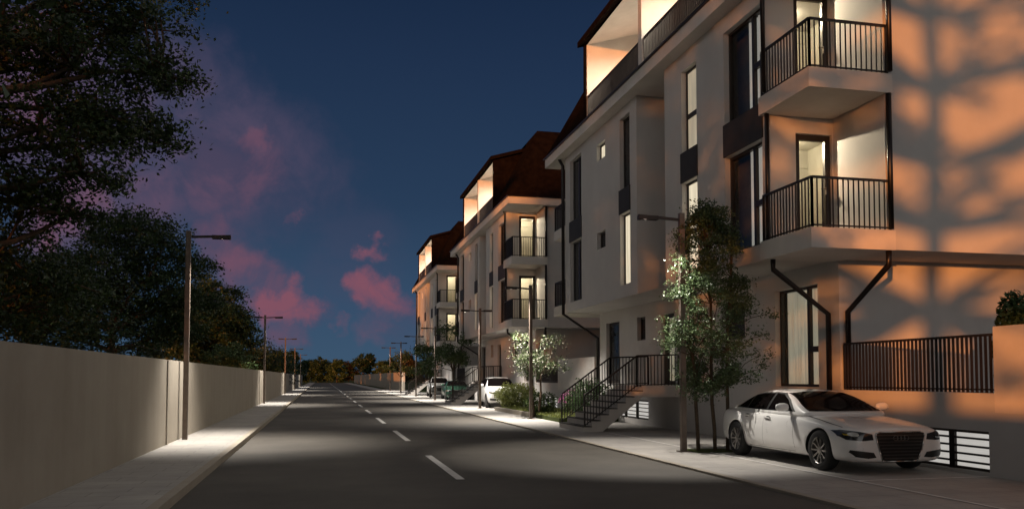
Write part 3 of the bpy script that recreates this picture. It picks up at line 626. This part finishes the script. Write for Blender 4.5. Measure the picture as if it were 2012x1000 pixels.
for k, (x, y) in enumerate(((10.8, 11.3), (12.2, 12.9))):
    t = empty('potted_plant', (x, y, 1.2), ('leafy potted shrub behind the parapet at the right edge', 'dark leafy potted plant behind the terrace railing')[k], 'plant')
    p = MB().lathe([(0, 1.2), (.2, 1.2), (.27, 1.6), (.25, 1.6), (.2, 1.5), (0, 1.5)], 18, 'Z', (x, y, 0)); p.build('pot', M['cladding'], t, smooth=False)
    u = rng.normal(size=(1500, 3)); u *= (rng.random(1500)**.4/np.linalg.norm(u, axis=1)*2.0)[:, None]; h = (1.55, 1.0)[k]
    leaf_obj('foliage', np.stack([x+u[:, 0]*.14, y+u[:, 1]*.14, 1.55+h*.5+u[:, 2]*h*.2], 1), .11, M['leaf_green'], t, .2)
def garden_chair(x, y, rz, label):
    t = empty('garden_chair', (x, y, 1.2), label, 'chair', 'garden chairs on the terrace', 0); z = 1.2
    MB().box(x-.24, x+.24, y-.24, y+.24, z+.42, z+.46).build('seat', M['dark_metal'], t)
    bk = MB()
    for k in range(5): bk.box(x-.2+k*.09, x-.16+k*.09, y+.22, y+.25, z+.46, z+.9)
    bk.box(x-.24, x+.24, y+.215, y+.255, z+.9, z+.95); bk.build('backrest', M['dark_metal'], t)
    for a in (-.21, .21):
        for b in (-.21, .21): MB().box(x+a-.018, x+a+.018, y+b-.018, y+b+.018, z, z+.42).build('leg', M['dark_metal'], t)
    t.rotation_euler.z = rz
garden_chair(12.0, 11.7, .6, 'dark garden chair behind the terrace railing, nearer the potted plant'); garden_chair(11.3, 11.15, -2.2, 'dark garden chair behind the terrace railing, nearer the parapet')
# far tree line
protos = []
for k, (m, h, r) in enumerate((('leaf_dark', 10, 4.2), ('leaf_mid', 9.2, 3.6), ('leaf_autumn', 9.6, 3.4), ('leaf_dark', 11.5, 2.6))):
    protos.append(round_tree('far_tree', ('dark green tree in the distant row closing the road', 'mid green tree in the distant row closing the road', 'brownish orange tree in the distant row closing the road', 'tall narrow dark tree in the distant row closing the road')[k], (0, 285, 0), h, r, 6000, .55, M[m], 'distant trees closing the road', .2, 9, low=.1))
seq = [0, 0, 1, 0, 1, 0, 1, 3, 0, 2, 1, 0, 3, 1, 0, 0, 1, 2, 0, 3, 1, 0, 2, 1, 0, 1, 0, 3, 0, 1]
used = set()
for i, k in enumerate(seq):
    o = protos[k] if k not in used else copy_tree(protos[k]); used.add(k)
    s = .85+.3*random.random(); o.location = (-52+i*3.6+random.uniform(-1.2, 1.2), 280+random.uniform(-12, 14), 0); o.scale = (s, s, s*random.uniform(.9, 1.1)); o.rotation_euler.z = random.random()*6

# ------------------------------------------------------------------ cars
M['tyre'] = plain('tyre_rubber', (.012, .012, .012), .8)
M['rim'] = plain('wheel_rim', (.32, .31, .30), .28, .9)
M['trim'] = plain('black_trim', (.01, .01, .01), .35)
M['chrome'] = plain('chrome_trim', (.55, .54, .52), .15, 1.0)
M['car_glass'] = glass_mat('car_glass', (.30, .27, .26), .5)
M['seat_red'] = plain('seat_leather', (.16, .03, .022), .6)
M['lens'] = plain('headlight_lens', (.02, .02, .022), .06, 0, .8)
M['lens_bright'] = plain('headlight_reflector', (.62, .6, .55), .2, .6)
M['lens_amber'] = plain('indicator_lens', (.5, .33, .02), .2)
M['lens_red'] = plain('tail_light_lens', (.25, .01, .01), .2)
def paint(name, c, rough=.28):
    m, nt, b = new_mat(name); b.inputs['Base Color'].default_value = (*c, 1); b.inputs['Roughness'].default_value = rough
    b.inputs['Coat Weight'].default_value = .6; b.inputs['Coat Roughness'].default_value = .06
    tc = nd(nt, 'ShaderNodeTexCoord'); n = nd(nt, 'ShaderNodeTexNoise', Scale=3, Detail=5); nt.links.new(tc.outputs['Object'], n.inputs['Vector'])
    r = ramp(nt, n.outputs['Fac'], [(.3, tuple(x*.93 for x in c)), (.7, c)]); nt.links.new(r.outputs[0], b.inputs['Base Color'])
    rr = nd(nt, 'ShaderNodeMapRange'); nt.links.new(n.outputs['Fac'], rr.inputs[0]); rr.inputs[3].default_value = rough-.06; rr.inputs[4].default_value = rough+.1
    nt.links.new(rr.outputs[0], b.inputs['Roughness']); return m
def interp(tab, s):
    for a, b in zip(tab, tab[1:]):
        if s <= b[0]:
            f = (s-a[0])/(b[0]-a[0]); f = max(0, f); return [x+(y-x)*f for x, y in zip(a[1:], b[1:])]
    return list(tab[-1][1:])
def baked(ob):
    dg = bpy.context.evaluated_depsgraph_get(); dg.update()
    me = bpy.data.meshes.new_from_object(ob.evaluated_get(dg)); old = ob.data; ob.modifiers.clear(); ob.data = me; bpy.data.meshes.remove(old)
    return ob
def loft(rings):
    mb = MB(); n = len(rings[0])
    for r in rings: mb.v += [tuple(p) for p in r]
    for k in range(len(rings)-1):
        for j in range(n):
            a = k*n+j; b = k*n+(j+1) % n; mb.f.append((a, b, b+n, a+n))
    mb.f.append(tuple(range(n-1, -1, -1))); e = (len(rings)-1)*n; mb.f.append(tuple(range(e, e+n))); return mb
def car(spec, label, loc, rz, paintm, group=None, detail=True, seats=True):
    t = empty('parked_car', (0, 0, 0), label, 'car', group)
    Lc, fa, ra, wr = spec['L'], spec['fa'], spec['ra'], spec['wr']
    body_tab, cab_tab = spec['body'], spec['cab']
    rings = []
    for st in spec['bs']:
        hw, zb, zs, zt = interp(body_tab, st); zm = zb+(zs-zb)*.42
        half = [(0, zb), (hw*.72, zb), (hw*.93, zb+.03), (hw*.985, zb+(zs-zb)*.22), (hw, zm), (hw*.99, zb+(zs-zb)*.68), (hw*.955, zs-.05), (hw*.90, zs), (hw*.72, zt-.012), (hw*.40, zt), (0, zt+.004)]
        full = [(x, z) for x, z in half]+[(-x, z) for x, z in half[-2:0:-1]]
        rings.append([(x, st-Lc/2, z) for x, z in full])
    body = loft(rings).build('body', paintm, t, smooth=True)
    md = body.modifiers.new('s', 'SUBSURF'); md.levels = md.render_levels = 2
    baked(body)
    cuts = []
    for ax in (fa, ra):
        for sx in (-1, 1):
            hwm = interp(body_tab, ax)[0]
            c = MB().lathe([(0, sx*(hwm-.34)), (wr+.045, sx*(hwm-.34)), (wr+.045, sx*(hwm+.12)), (0, sx*(hwm+.12))], 36, 'X', (0, ax-Lc/2, wr)); bmo = c.build('arch', M['trim'], None)
            cuts.append(bmo)
    body.data.materials.append(M['trim'])
    for c in cuts:
        m = body.modifiers.new('b', 'BOOLEAN'); m.operation = 'DIFFERENCE'; m.object = c; m.solver = 'EXACT'
        try: m.material_mode = 'TRANSFER'
        except Exception: pass
    baked(body)
    for c in cuts: me = c.data; bpy.data.objects.remove(c); bpy.data.meshes.remove(me)
    # cabin: one closed shell; the window areas are cut out of it and glazed
    rings = []; belt = spec['belt']
    for st in spec['cs']:
        wb, wr_, z = interp(cab_tab, st); h = max(.03, z-belt)
        half = [(0, belt-.12), (wb, belt-.12), (wb, belt), (wb+(wr_-wb)*.55, belt+h*.5), (wr_, belt+h*.84), (wr_*.86, belt+h*.955), (wr_*.5, belt+h*.993), (0, belt+h)]
        full = half+[(-x, q) for x, q in half[-2:0:-1]]
        rings.append([(x, st-Lc/2, q) for x, q in full])
    cab = loft(rings).build('cabin', paintm, t, smooth=True)
    md = cab.modifiers.new('s', 'SUBSURF'); md.levels = md.render_levels = 2
    baked(cab)
    def bvh(*obs):
        V = []; Fc = []
        for o in obs:
            n0 = len(V); V += [v.co.copy() for v in o.data.vertices]; Fc += [tuple(i+n0 for i in p.vertices) for p in o.data.polygons]
        return BVHTree.FromPolygons(V, Fc)
    tb = bvh(body, cab); tc_ = bvh(cab); tbody = bvh(body)
    def patch(name, poly, axis, sign, m, parent=t, off=.004, tree_=None, res=.03, thick=0, smooth=True):
        # a panel of the outline poly laid on the shell along one axis ('y' from the front/rear, 'x' from a side)
        tr = tree_ or tb
        bm = bmesh.new(); vs_ = [bm.verts.new((p[0], p[1], 0)) for p in poly]; f = bm.faces.new(vs_)
        xs = [p[0] for p in poly]; zs_ = [p[1] for p in poly]
        for a0, a1, nn in ((min(xs), max(xs), (1, 0, 0)), (min(zs_), max(zs_), (0, 1, 0))):
            k = int((a1-a0)/res)
            for i in range(1, k+1):
                v = a0+(a1-a0)*i/(k+1); co = (v, 0, 0) if nn[0] else (0, v, 0)
                bmesh.ops.bisect_plane(bm, geom=bm.verts[:]+bm.edges[:]+bm.faces[:], plane_co=co, plane_no=nn)
        dead = []
        for v in bm.verts:
            u, z = v.co.x, v.co.y
            o, d_ = ((u, sign*6, z), (0, -sign, 0)) if axis == 'y' else ((sign*3, u, z), (-sign, 0, 0))
            h, nrm, _, _ = tr.ray_cast(Vector(o), Vector(d_))
            if h is None: dead.append(v); continue
            if nrm.dot(Vector(d_)) > 0: nrm = -nrm
            v.co = h+nrm*off
        bmesh.ops.delete(bm, geom=dead, context='VERTS'); bmesh.ops.recalc_face_normals(bm, faces=bm.faces[:])
        me = bpy.data.meshes.new(name); bm.to_mesh(me); bm.free(); me.materials.append(m)
        if smooth: me.polygons.foreach_set('use_smooth', [True]*len(me.polygons))
        o = bpy.data.objects.new(name, me); COL.objects.link(o); o.parent = parent; return o
    yo = -Lc/2
    def sidep(pts): return [(a+yo, b) for a, b in pts]
    patch('windscreen', spec['ws'], 'y', -1, M['car_glass'] if 0 else M['screen'], off=.006, tree_=tc_)
    patch('rear_window', spec['rw'], 'y', 1, M['screen'], off=.006, tree_=tc_)
    for sg in (-1, 1):
        for w_ in spec['sw']: patch('side_window', sidep(w_), 'x', sg, M['screen'], off=.006, tree_=tc_)
        dk = patch('window_surround', sidep(spec['swall']), 'x', sg, M['trim'], off=.003, tree_=tc_)
    if detail:
        g = patch('grille', spec['grille'], 'y', -1, M['trim'], off=.006, tree_=tbody, smooth=False)
        gx0 = min(p[0] for p in spec['grille']); gz0, gz1 = min(p[1] for p in spec['grille']), max(p[1] for p in spec['grille'])
        for k in range(1, spec['slats']):
            z = gz0+(gz1-gz0)*k/spec['slats']; hw = spec['gw'](z)
            patch('grille_slat', [(-hw, z-.0075), (hw, z-.0075), (hw, z+.0075), (-hw, z+.0075)], 'y', -1, M['slat'], g, off=.018, tree_=tbody, res=.06)
        gp = spec['grille']; n_ = len(gp); fr = MB()
        ring = []
        for (x, z) in gp:
            h, nn, _, _ = tbody.ray_cast(Vector((x, -6, z)), Vector((0, 1, 0))); ring.append(h+Vector((0, -.012, 0)) if h else Vector((x, yo, z)))
        for a, b in zip(ring, ring[1:]+ring[:1]): fr.tube([a, b], .011, 6)
        fr.build('grille_frame', M['chrome'], g, smooth=True)
        if spec.get('rings'):
            zc = gz1-.105; em = MB()
            for k in range(4):
                cx = (k-1.5)*.066; pts = [(cx+.043*math.cos(a), 0, zc+.043*math.sin(a)) for a in np.linspace(0, 2*math.pi, 21)]
                h, nn, _, _ = tbody.ray_cast(Vector((cx, -6, zc)), Vector((0, 1, 0))); em.tube([(p[0], h.y-.026, p[2]) for p in pts], .0055, 6, False)
            em.build('emblem', M['slat'], g, smooth=True)
        for sg in (-1, 1):
            hl = patch('headlight', [(sg*a, b) for a, b in spec['hl']], 'y', -1, M['lens'], off=.005, tree_=tbody)
            c = spec['hlc']; patch('projector', [(sg*(c[0]+c[2]*math.cos(q)), c[1]+c[2]*.62*math.sin(q)) for q in np.linspace(0, 2*math.pi, 12, endpoint=False)], 'y', -1, M['lens_bright'], hl, off=.009, tree_=tbody)
            patch('indicator', [(sg*a, b) for a, b in spec['ind']], 'y', -1, M['lens_amber'], hl, off=.008, tree_=tbody)
            it = patch('air_intake', [(sg*a, b) for a, b in spec['intake']], 'y', -1, M['trim'], off=.005, tree_=tbody)
            za, zb_ = min(p[1] for p in spec['intake']), max(p[1] for p in spec['intake'])
            patch('tail_light', [(sg*a, b) for a, b in spec['tl']], 'y', 1, M['lens_red'], off=.005, tree_=tbody)
            for sm in spec['seams']: 
                for a, b in zip(sm, sm[1:]):
                    A, B_ = Vector(a), Vector(b); nn = Vector((-(B_-A).y, (B_-A).x)).normalized()*.0035
                    patch('door_seam', sidep([tuple(A+nn), tuple(B_+nn), tuple(B_-nn), tuple(A-nn)]), 'x', sg, M['trim'], body, off=.0015, tree_=tbody, res=.08)
            for (s_, z_) in spec['handles']:
                h, nn, _, _ = tbody.ray_cast(Vector((sg*3, s_+yo, z_)), Vector((-sg, 0, 0)))
                MB().box(h.x-.005 if sg > 0 else h.x-.03, h.x+.03 if sg > 0 else h.x+.005, s_+yo-.11, s_+yo+.11, z_-.016, z_+.016).build('door_handle', paintm, t, bevel=.008)
                patch('handle_recess', sidep([(s_+.1*math.cos(q), z_+.036*math.sin(q)) for q in np.linspace(0, 2*math.pi, 14, endpoint=False)]), 'x', sg, M['trim'], body, off=.002, tree_=tbody)
            ms, mz = spec['mirror']; wb = interp(cab_tab, ms+.12)[0]
            mm = MB(); cx = sg*(wb+.17)
            mm.lathe([(0.002, -.135), (.05, -.12), (.078, -.05), (.08, .05), (.06, .115), (.002, .13)], 12, 'X', (cx, ms+yo, mz))
            mm.v = [(x, ms+yo+(y-ms-yo)*(.85 if y < ms+yo else .45), z) for x, y, z in mm.v]
            mo = mm.build('wing_mirror', paintm, t, smooth=True); MB().bar((sg*(wb-.03), ms+yo+.05, mz-.06), (sg*(wb+.12), ms+yo+.02, mz-.03), .06, .035).build('mirror_arm', M['trim'], mo)
        patch('sill', sidep([(fa+wr+.1, .2), (ra-wr-.1, .2), (ra-wr-.1, .235), (fa+wr+.1, .225)]), 'x', -1, M['trim'], off=.003, tree_=tbody)
    # wheels
    ti = MB().lathe([(wr*.66, -.115), (wr*.8, -.118), (wr*.95, -.105), (wr, -.075), (wr, .075), (wr*.95, .105), (wr*.8, .118), (wr*.66, .115)], 40, 'X')
    for ax in (fa, ra):
        for sg in (-1, 1):
            hwm = interp(body_tab, ax)[0]; cx = sg*(hwm-.125)
            wh = bpy.data.objects.new('wheel', None); COL.objects.link(wh); wh.parent = t; wh.location = (cx, ax+yo, wr); wh.empty_display_size = .1
            q = MB(); q.v = [(a+cx, b+ax+yo, c+wr) for a, b, c in ti.v]; q.f = list(ti.f); q.build('tyre', M['tyre'], wh, smooth=True)
            rm = MB(); c0 = (cx, ax+yo, wr)
            rm.lathe([(wr*.69, -.1), (wr*.69, .1), (wr*.66, .108), (wr*.63, .095), (wr*.62, -.06), (wr*.1, -.05)] if sg > 0 else [(wr*.69, .1), (wr*.69, -.1), (wr*.66, -.108), (wr*.63, -.095), (wr*.62, .06), (wr*.1, .05)], 36, 'X', c0)
            for k in range(10):
                a = 2*math.pi*k/10; p = [(cx+sg*.075, c0[1]+math.cos(a)*wr*.12, wr+math.sin(a)*wr*.12), (cx+sg*.092, c0[1]+math.cos(a)*wr*.64, wr+math.sin(a)*wr*.64)]
                rm.bar(p[0], p[1], .032, .03)
            rm.lathe([(0.001, sg*.1), (wr*.15, sg*.098), (wr*.17, sg*.06)], 20, 'X', c0)
            rm.build('rim', M['rim'], wh, smooth=False)
    t.location = loc; t.rotation_euler.z = rz; t.scale = spec.get('scale', (.92, .92, .92))
    return t
M['screen'] = plain('tinted_glass', (.004, .003, .003), .1, 0, .05, 0)
M['slat'] = plain('grille_slat_metal', (.16, .15, .14), .28, .9)
def lerp_gw(z): # half width of the grille at height z
    return .30+(.475-.30)*min(1, max(0, (z-.27)/(.72-.27)))
SALOON = dict(scale=(.946, .90, .91), L=5.1, fa=.95, ra=4.07, wr=.36, belt=.985,
  body=[(0, .69, .27, .70, .755), (.03, .79, .23, .725, .785), (.10, .87, .20, .75, .815), (.3, .92, .19, .78, .85), (.6, .945, .19, .81, .89), (.95, .955, .19, .85, .925), (1.4, .96, .19, .90, .965), (1.8, .965, .19, .94, .99), (2.6, .97, .19, .955, .99), (3.6, .97, .19, .97, 1.0), (4.07, .965, .20, .985, 1.02), (4.5, .94, .22, .985, 1.03), (4.85, .88, .28, .96, 1.02), (5.03, .78, .36, .90, .97), (5.1, .66, .42, .84, .90)],
  bs=[0, .03, .10, .3, .6, .95, 1.4, 1.8, 2.2, 2.6, 3.1, 3.6, 4.07, 4.5, 4.85, 5.03, 5.1],
  cab=[(1.42, .80, .78, .985), (1.62, .845, .80, 1.04), (1.9, .875, .755, 1.175), (2.2, .885, .685, 1.315), (2.5, .885, .635, 1.40), (2.9, .885, .625, 1.44), (3.3, .88, .62, 1.435), (3.7, .87, .61, 1.385), (4.0, .85, .61, 1.30), (4.3, .82, .64, 1.18), (4.6, .78, .68, 1.05), (4.75, .74, .68, 1.0)],
  cs=[1.42, 1.62, 1.9, 2.2, 2.5, 2.9, 3.3, 3.7, 4.0, 4.3, 4.6, 4.75],
  ws=[(-.74, 1.03), (.74, 1.03), (.70, 1.15), (.585, 1.355), (.3, 1.385), (0, 1.392), (-.3, 1.385), (-.585, 1.355), (-.70, 1.15)],
  rw=[(-.62, 1.09), (.62, 1.09), (.52, 1.30), (-.52, 1.30)],
  sw=[[(1.98, 1.03), (2.86, 1.03), (2.86, 1.345), (2.62, 1.335), (2.32, 1.23)], [(2.94, 1.03), (3.72, 1.03), (3.74, 1.295), (3.4, 1.335), (2.94, 1.345)], [(3.79, 1.035), (4.22, 1.045), (4.02, 1.185), (3.80, 1.275)]],
  swall=[(1.86, 1.015), (3.0, 1.012), (4.33, 1.03), (4.08, 1.2), (3.75, 1.32), (3.4, 1.362), (2.9, 1.372), (2.58, 1.36), (2.25, 1.235)],
  grille=[(-.45, .715), (-.46, .66), (-.40, .42), (-.33, .245), (-.25, .23), (.25, .23), (.33, .245), (.40, .42), (.46, .66), (.45, .715), (.38, .735), (-.38, .735)], slats=9, gw=lambda z: .31+.145*min(1, max(0, (z-.28)/.40))-.005, rings=True,
  hl=[(.50, .60), (.52, .70), (.70, .735), (.86, .76), (.90, .74), (.905, .66), (.88, .60), (.7, .585)], hlc=(.80, .69, .055), ind=[(.83, .665), (.875, .675), (.878, .70), (.835, .69)],
  intake=[(.45, .30), (.50, .385), (.86, .43), (.87, .39), (.80, .315), (.6, .285)], tl=[(.45, .80), (.5, .88), (.82, .90), (.84, .80)],
  seams=[[(1.72, .30), (1.78, .62), (1.80, .95)], [(2.9, .27), (2.9, .97)], [(3.62, .46), (3.78, .70), (3.86, .98)], [(1.75, .28), (3.55, .27)], [(.42, .80), (1.2, .905), (1.86, .975)]],
  handles=[(2.74, .86), (3.60, .88)], mirror=(1.98, 1.10))
def scaled(sp, zs, Ln, roof, ws=1.0):
    q = dict(sp); return q
OFFROAD = dict(L=4.6, fa=.85, ra=3.65, wr=.375, belt=1.10,
  body=[(0, .62, .34, .80, .88), (.05, .78, .30, .86, .95), (.15, .87, .26, .90, .99), (.4, .93, .25, .95, 1.03), (.85, .95, .24, .99, 1.06), (1.3, .955, .24, 1.03, 1.09), (1.6, .955, .24, 1.06, 1.11), (2.5, .96, .24, 1.08, 1.11), (3.65, .955, .25, 1.08, 1.12), (4.2, .93, .28, 1.08, 1.12), (4.5, .88, .36, 1.04, 1.10), (4.6, .78, .44, .96, 1.02)],
  bs=[0, .05, .15, .4, .85, 1.3, 1.6, 2.0, 2.5, 3.0, 3.65, 4.2, 4.5, 4.6],
  cab=[(1.2, .80, .78, 1.10), (1.4, .85, .80, 1.16), (1.7, .88, .75, 1.34), (2.0, .885, .69, 1.52), (2.3, .885, .66, 1.63), (2.8, .885, .65, 1.68), (3.5, .88, .65, 1.67), (4.0, .87, .66, 1.60), (4.3, .85, .68, 1.45), (4.5, .82, .72, 1.2), (4.55, .80, .74, 1.11)],
  cs=[1.2, 1.4, 1.7, 2.0, 2.3, 2.8, 3.2, 3.5, 4.0, 4.3, 4.5, 4.55],
  ws=[(-.76, 1.16), (.76, 1.16), (.62, 1.57), (.3, 1.61), (-.3, 1.61), (-.62, 1.57)], rw=[(-.66, 1.16), (.66, 1.16), (.58, 1.5), (-.58, 1.5)],
  sw=[[(1.75, 1.15), (2.6, 1.15), (2.6, 1.57), (2.35, 1.55), (2.02, 1.38)], [(2.68, 1.15), (3.5, 1.15), (3.5, 1.56), (2.68, 1.575)], [(3.57, 1.15), (4.2, 1.16), (4.05, 1.47), (3.57, 1.55)]],
  swall=[(1.64, 1.13), (4.3, 1.14), (4.12, 1.5), (3.6, 1.59), (2.4, 1.595), (1.95, 1.38)],
  grille=[(-.4, .80), (-.34, .5), (.34, .5), (.4, .80)], slats=6, gw=lambda z: .33+.05*(z-.5)/.3,
  hl=[(.50, .76), (.52, .84), (.84, .90), (.86, .80)], hlc=(.74, .83, .05), ind=[(.80, .80), (.85, .81), (.85, .84), (.80, .83)], intake=[(.45, .40), (.5, .5), (.82, .53), (.82, .42)], tl=[(.6, .85), (.6, 1.0), (.84, 1.0), (.84, .85)],
  seams=[[(1.62, .34), (1.64, 1.08)], [(2.64, .32), (2.64, 1.10)], [(3.3, .5), (3.5, 1.08)]], handles=[(2.5, .97), (3.35, .98)], mirror=(1.8, 1.22))
WHITE = paint('white_paint', (.74, .73, .71)); GREENP = paint('green_paint', (.012, .05, .03)); SILVER = paint('silver_paint', (.35, .35, .34)); 
GC = 'cars parked in front of the blocks'
car(SALOON, 'white four-door saloon car with a tall dark slatted grille, parked nearest', (8.87, 13.87, .028), R(0), WHITE, GC)
car(OFFROAD, 'tall white off-road car parked half behind the rounded shrub', (9.0, 42.9, .028), R(-3), WHITE, GC)
car(SALOON, 'dark green car parked under the round-headed far street tree', (9.2, 58.5, .028), R(-3), GREENP, GC)
car(OFFROAD, 'silver off-road car parked beyond the dark green car', (9.1, 66.5, .028), R(-3), SILVER, GC)

# ------------------------------------------------------------------ sun and sky
GLOW = (.84, .82, .80)
AZ, EL = R(37.6), R(SUN_EL)
d = Vector((math.sin(AZ)*math.cos(EL), math.cos(AZ)*math.cos(EL), -math.sin(EL)))
sd = bpy.data.lights.new('sun', 'SUN'); so = bpy.data.objects.new('sun', sd); COL.objects.link(so)
sd.energy = SUN_E; sd.color = (1, .325, .072); sd.angle = R(.85); so.rotation_euler = d.to_track_quat('-Z', 'Y').to_euler(); so.location = (-30, -40, 30)
wd = bpy.data.worlds.new('World'); S.world = wd; wd.use_nodes = True
nt = wd.node_tree; L = nt.links.new; bg = nt.nodes['Background']
tc = nd(nt, 'ShaderNodeTexCoord'); V = tc.outputs['Generated']
def math_(op, a, b=None, c=None):
    n = nt.nodes.new('ShaderNodeMath'); n.operation = op
    for i, x in enumerate((a, b, c)):
        if x is None: continue
        if isinstance(x, (int, float)): n.inputs[i].default_value = x
        else: L(x, n.inputs[i])
    return n.outputs[0]
sep = nd(nt, 'ShaderNodeSeparateXYZ'); L(V, sep.inputs[0])
base = ramp(nt, sep.outputs['Z'], [(0, (.046, .092, .155)), (.08, (.036, .075, .14)), (.2, (.021, .046, .096)), (.36, (.0135, .030, .071)), (.45, (.0085, .021, .054)), (.7, (.27, .26, .26)), (1, (.30, .29, .29))])
sky = nd(nt, 'ShaderNodeTexSky'); sky.sky_type = 'NISHITA'; sky.sun_disc = False; sky.sun_elevation = EL; sky.sun_rotation = math.pi+AZ; sky.dust_density = 2.0
def dot(v):
    n = nd(nt, 'ShaderNodeVectorMath', operation='DOT_PRODUCT'); L(V, n.inputs[0]); n.inputs[1].default_value = v; return n.outputs['Value']
# the afterglow side of the sky keeps the sky texture's own light, the side opposite the sun falls to the dusk ramp
sdot = dot(Vector((-math.sin(AZ), -math.cos(AZ), 0)))
g = nd(nt, 'ShaderNodeMapRange', interpolation_type='SMOOTHSTEP'); L(sdot, g.inputs[0]); g.inputs[1].default_value = -.35; g.inputs[2].default_value = .9
ns = nd(nt, 'ShaderNodeVectorMath', operation='SCALE'); L(sky.outputs[0], ns.inputs[0]); ns.inputs[3].default_value = SKY_S
hz = nd(nt, 'ShaderNodeMapRange', interpolation_type='SMOOTHSTEP'); L(sep.outputs['Z'], hz.inputs[0]); hz.inputs[1].default_value = .75; hz.inputs[2].default_value = .0
ns2 = nd(nt, 'ShaderNodeVectorMath', operation='MULTIPLY_ADD'); L(hz.outputs[0], ns2.inputs[0]); ns2.inputs[1].default_value = GLOW; L(ns.outputs[0], ns2.inputs[2]); ns = ns2
m1 = nd(nt, 'ShaderNodeMixRGB'); L(g.outputs[0], m1.inputs[0]); L(base.outputs[0], m1.inputs[1]); L(ns.outputs[0], m1.inputs[2])
# clouds by direction
nz = nd(nt, 'ShaderNodeTexNoise', Scale=13, Detail=9, Roughness=.62, Distortion=.5); L(V, nz.inputs['Vector'])
nzc = nd(nt, 'ShaderNodeMapRange', interpolation_type='SMOOTHSTEP'); L(nz.outputs['Fac'], nzc.inputs[0]); nzc.inputs[1].default_value = .38; nzc.inputs[2].default_value = .62
wob = nd(nt, 'ShaderNodeTexNoise', Scale=22, Detail=5, Roughness=.6); L(V, wob.inputs['Vector'])
wv = nd(nt, 'ShaderNodeVectorMath', operation='SUBTRACT'); L(wob.outputs['Color'], wv.inputs[0]); wv.inputs[1].default_value = (.5, .5, .5)
ws = nd(nt, 'ShaderNodeVectorMath', operation='SCALE'); L(wv.outputs[0], ws.inputs[0]); ws.inputs[3].default_value = .07
wa = nd(nt, 'ShaderNodeVectorMath', operation='ADD'); L(V, wa.inputs[0]); L(ws.outputs[0], wa.inputs[1])
def blob(px, py, r, w_, hard=.35):
    c = sky_dir(px, py); a = r/F_PX
    n = nd(nt, 'ShaderNodeVectorMath', operation='DISTANCE'); L(wa.outputs[0], n.inputs[0]); n.inputs[1].default_value = c
    q = nd(nt, 'ShaderNodeMapRange', interpolation_type='SMOOTHSTEP'); L(n.outputs['Value'], q.inputs[0])
    q.inputs[1].default_value = a*1.15; q.inputs[2].default_value = a*hard; return math_('MULTIPLY', q.outputs[0], w_)
def field(bl):
    s = None
    for b in bl:
        v = blob(*b); s = v if s is None else math_('MAXIMUM', s, v)
    return s
pink = field([(530, 600, 46, 1.25), (570, 590, 50, 1.25), (600, 605, 38, .9), (480, 520, 62, .5), (440, 470, 50, .4), (520, 560, 40, .4), (430, 340, 85, .27), (495, 345, 60, .27), (500, 285, 28, .35), (716, 490, 26, .8), (740, 500, 22, .6),
    (720, 565, 40, .85), (755, 585, 45, .9), (785, 600, 36, .55), (730, 640, 42, .35), (665, 635, 18, .35), (110, 450, 70, .5), (170, 390, 50, .35), (60, 170, 120, .4), (280, 370, 60, .12), (585, 430, 12, .3), (560, 660, 40, .3)])
purp = field([(330, 230, 170, .95), (250, 330, 160, .95), (400, 300, 160, .9), (540, 340, 140, .6), (480, 560, 100, .55), (560, 640, 60, .6), (100, 200, 200, .9), (150, 480, 140, .8), (640, 400, 70, .2), (620, 610, 40, .5), (790, 630, 60, .4), (690, 500, 120, .18)])
pf = math_('MULTIPLY', pink, math_('MULTIPLY_ADD', nzc.outputs[0], .75, .4)); qf = math_('MULTIPLY', purp, math_('MULTIPLY_ADD', nzc.outputs[0], .6, .45))
m2 = nd(nt, 'ShaderNodeMixRGB'); L(qf, m2.inputs[0]); L(m1.outputs[0], m2.inputs[1]); m2.inputs[2].default_value = (.085, .067, .12, 1)
m3 = nd(nt, 'ShaderNodeMixRGB'); m3.use_clamp = False; L(pf, m3.inputs[0]); L(m2.outputs[0], m3.inputs[1]); m3.inputs[2].default_value = (.215, .082, .12, 1)
L(m3.outputs[0], bg.inputs['Color']); bg.inputs['Strength'].default_value = 1.0
S.cycles.max_bounces = 6; S.cycles.diffuse_bounces = 3; S.cycles.transparent_max_bounces = 8
S.cycles.sample_clamp_indirect = 6; S.cycles.use_denoising = True
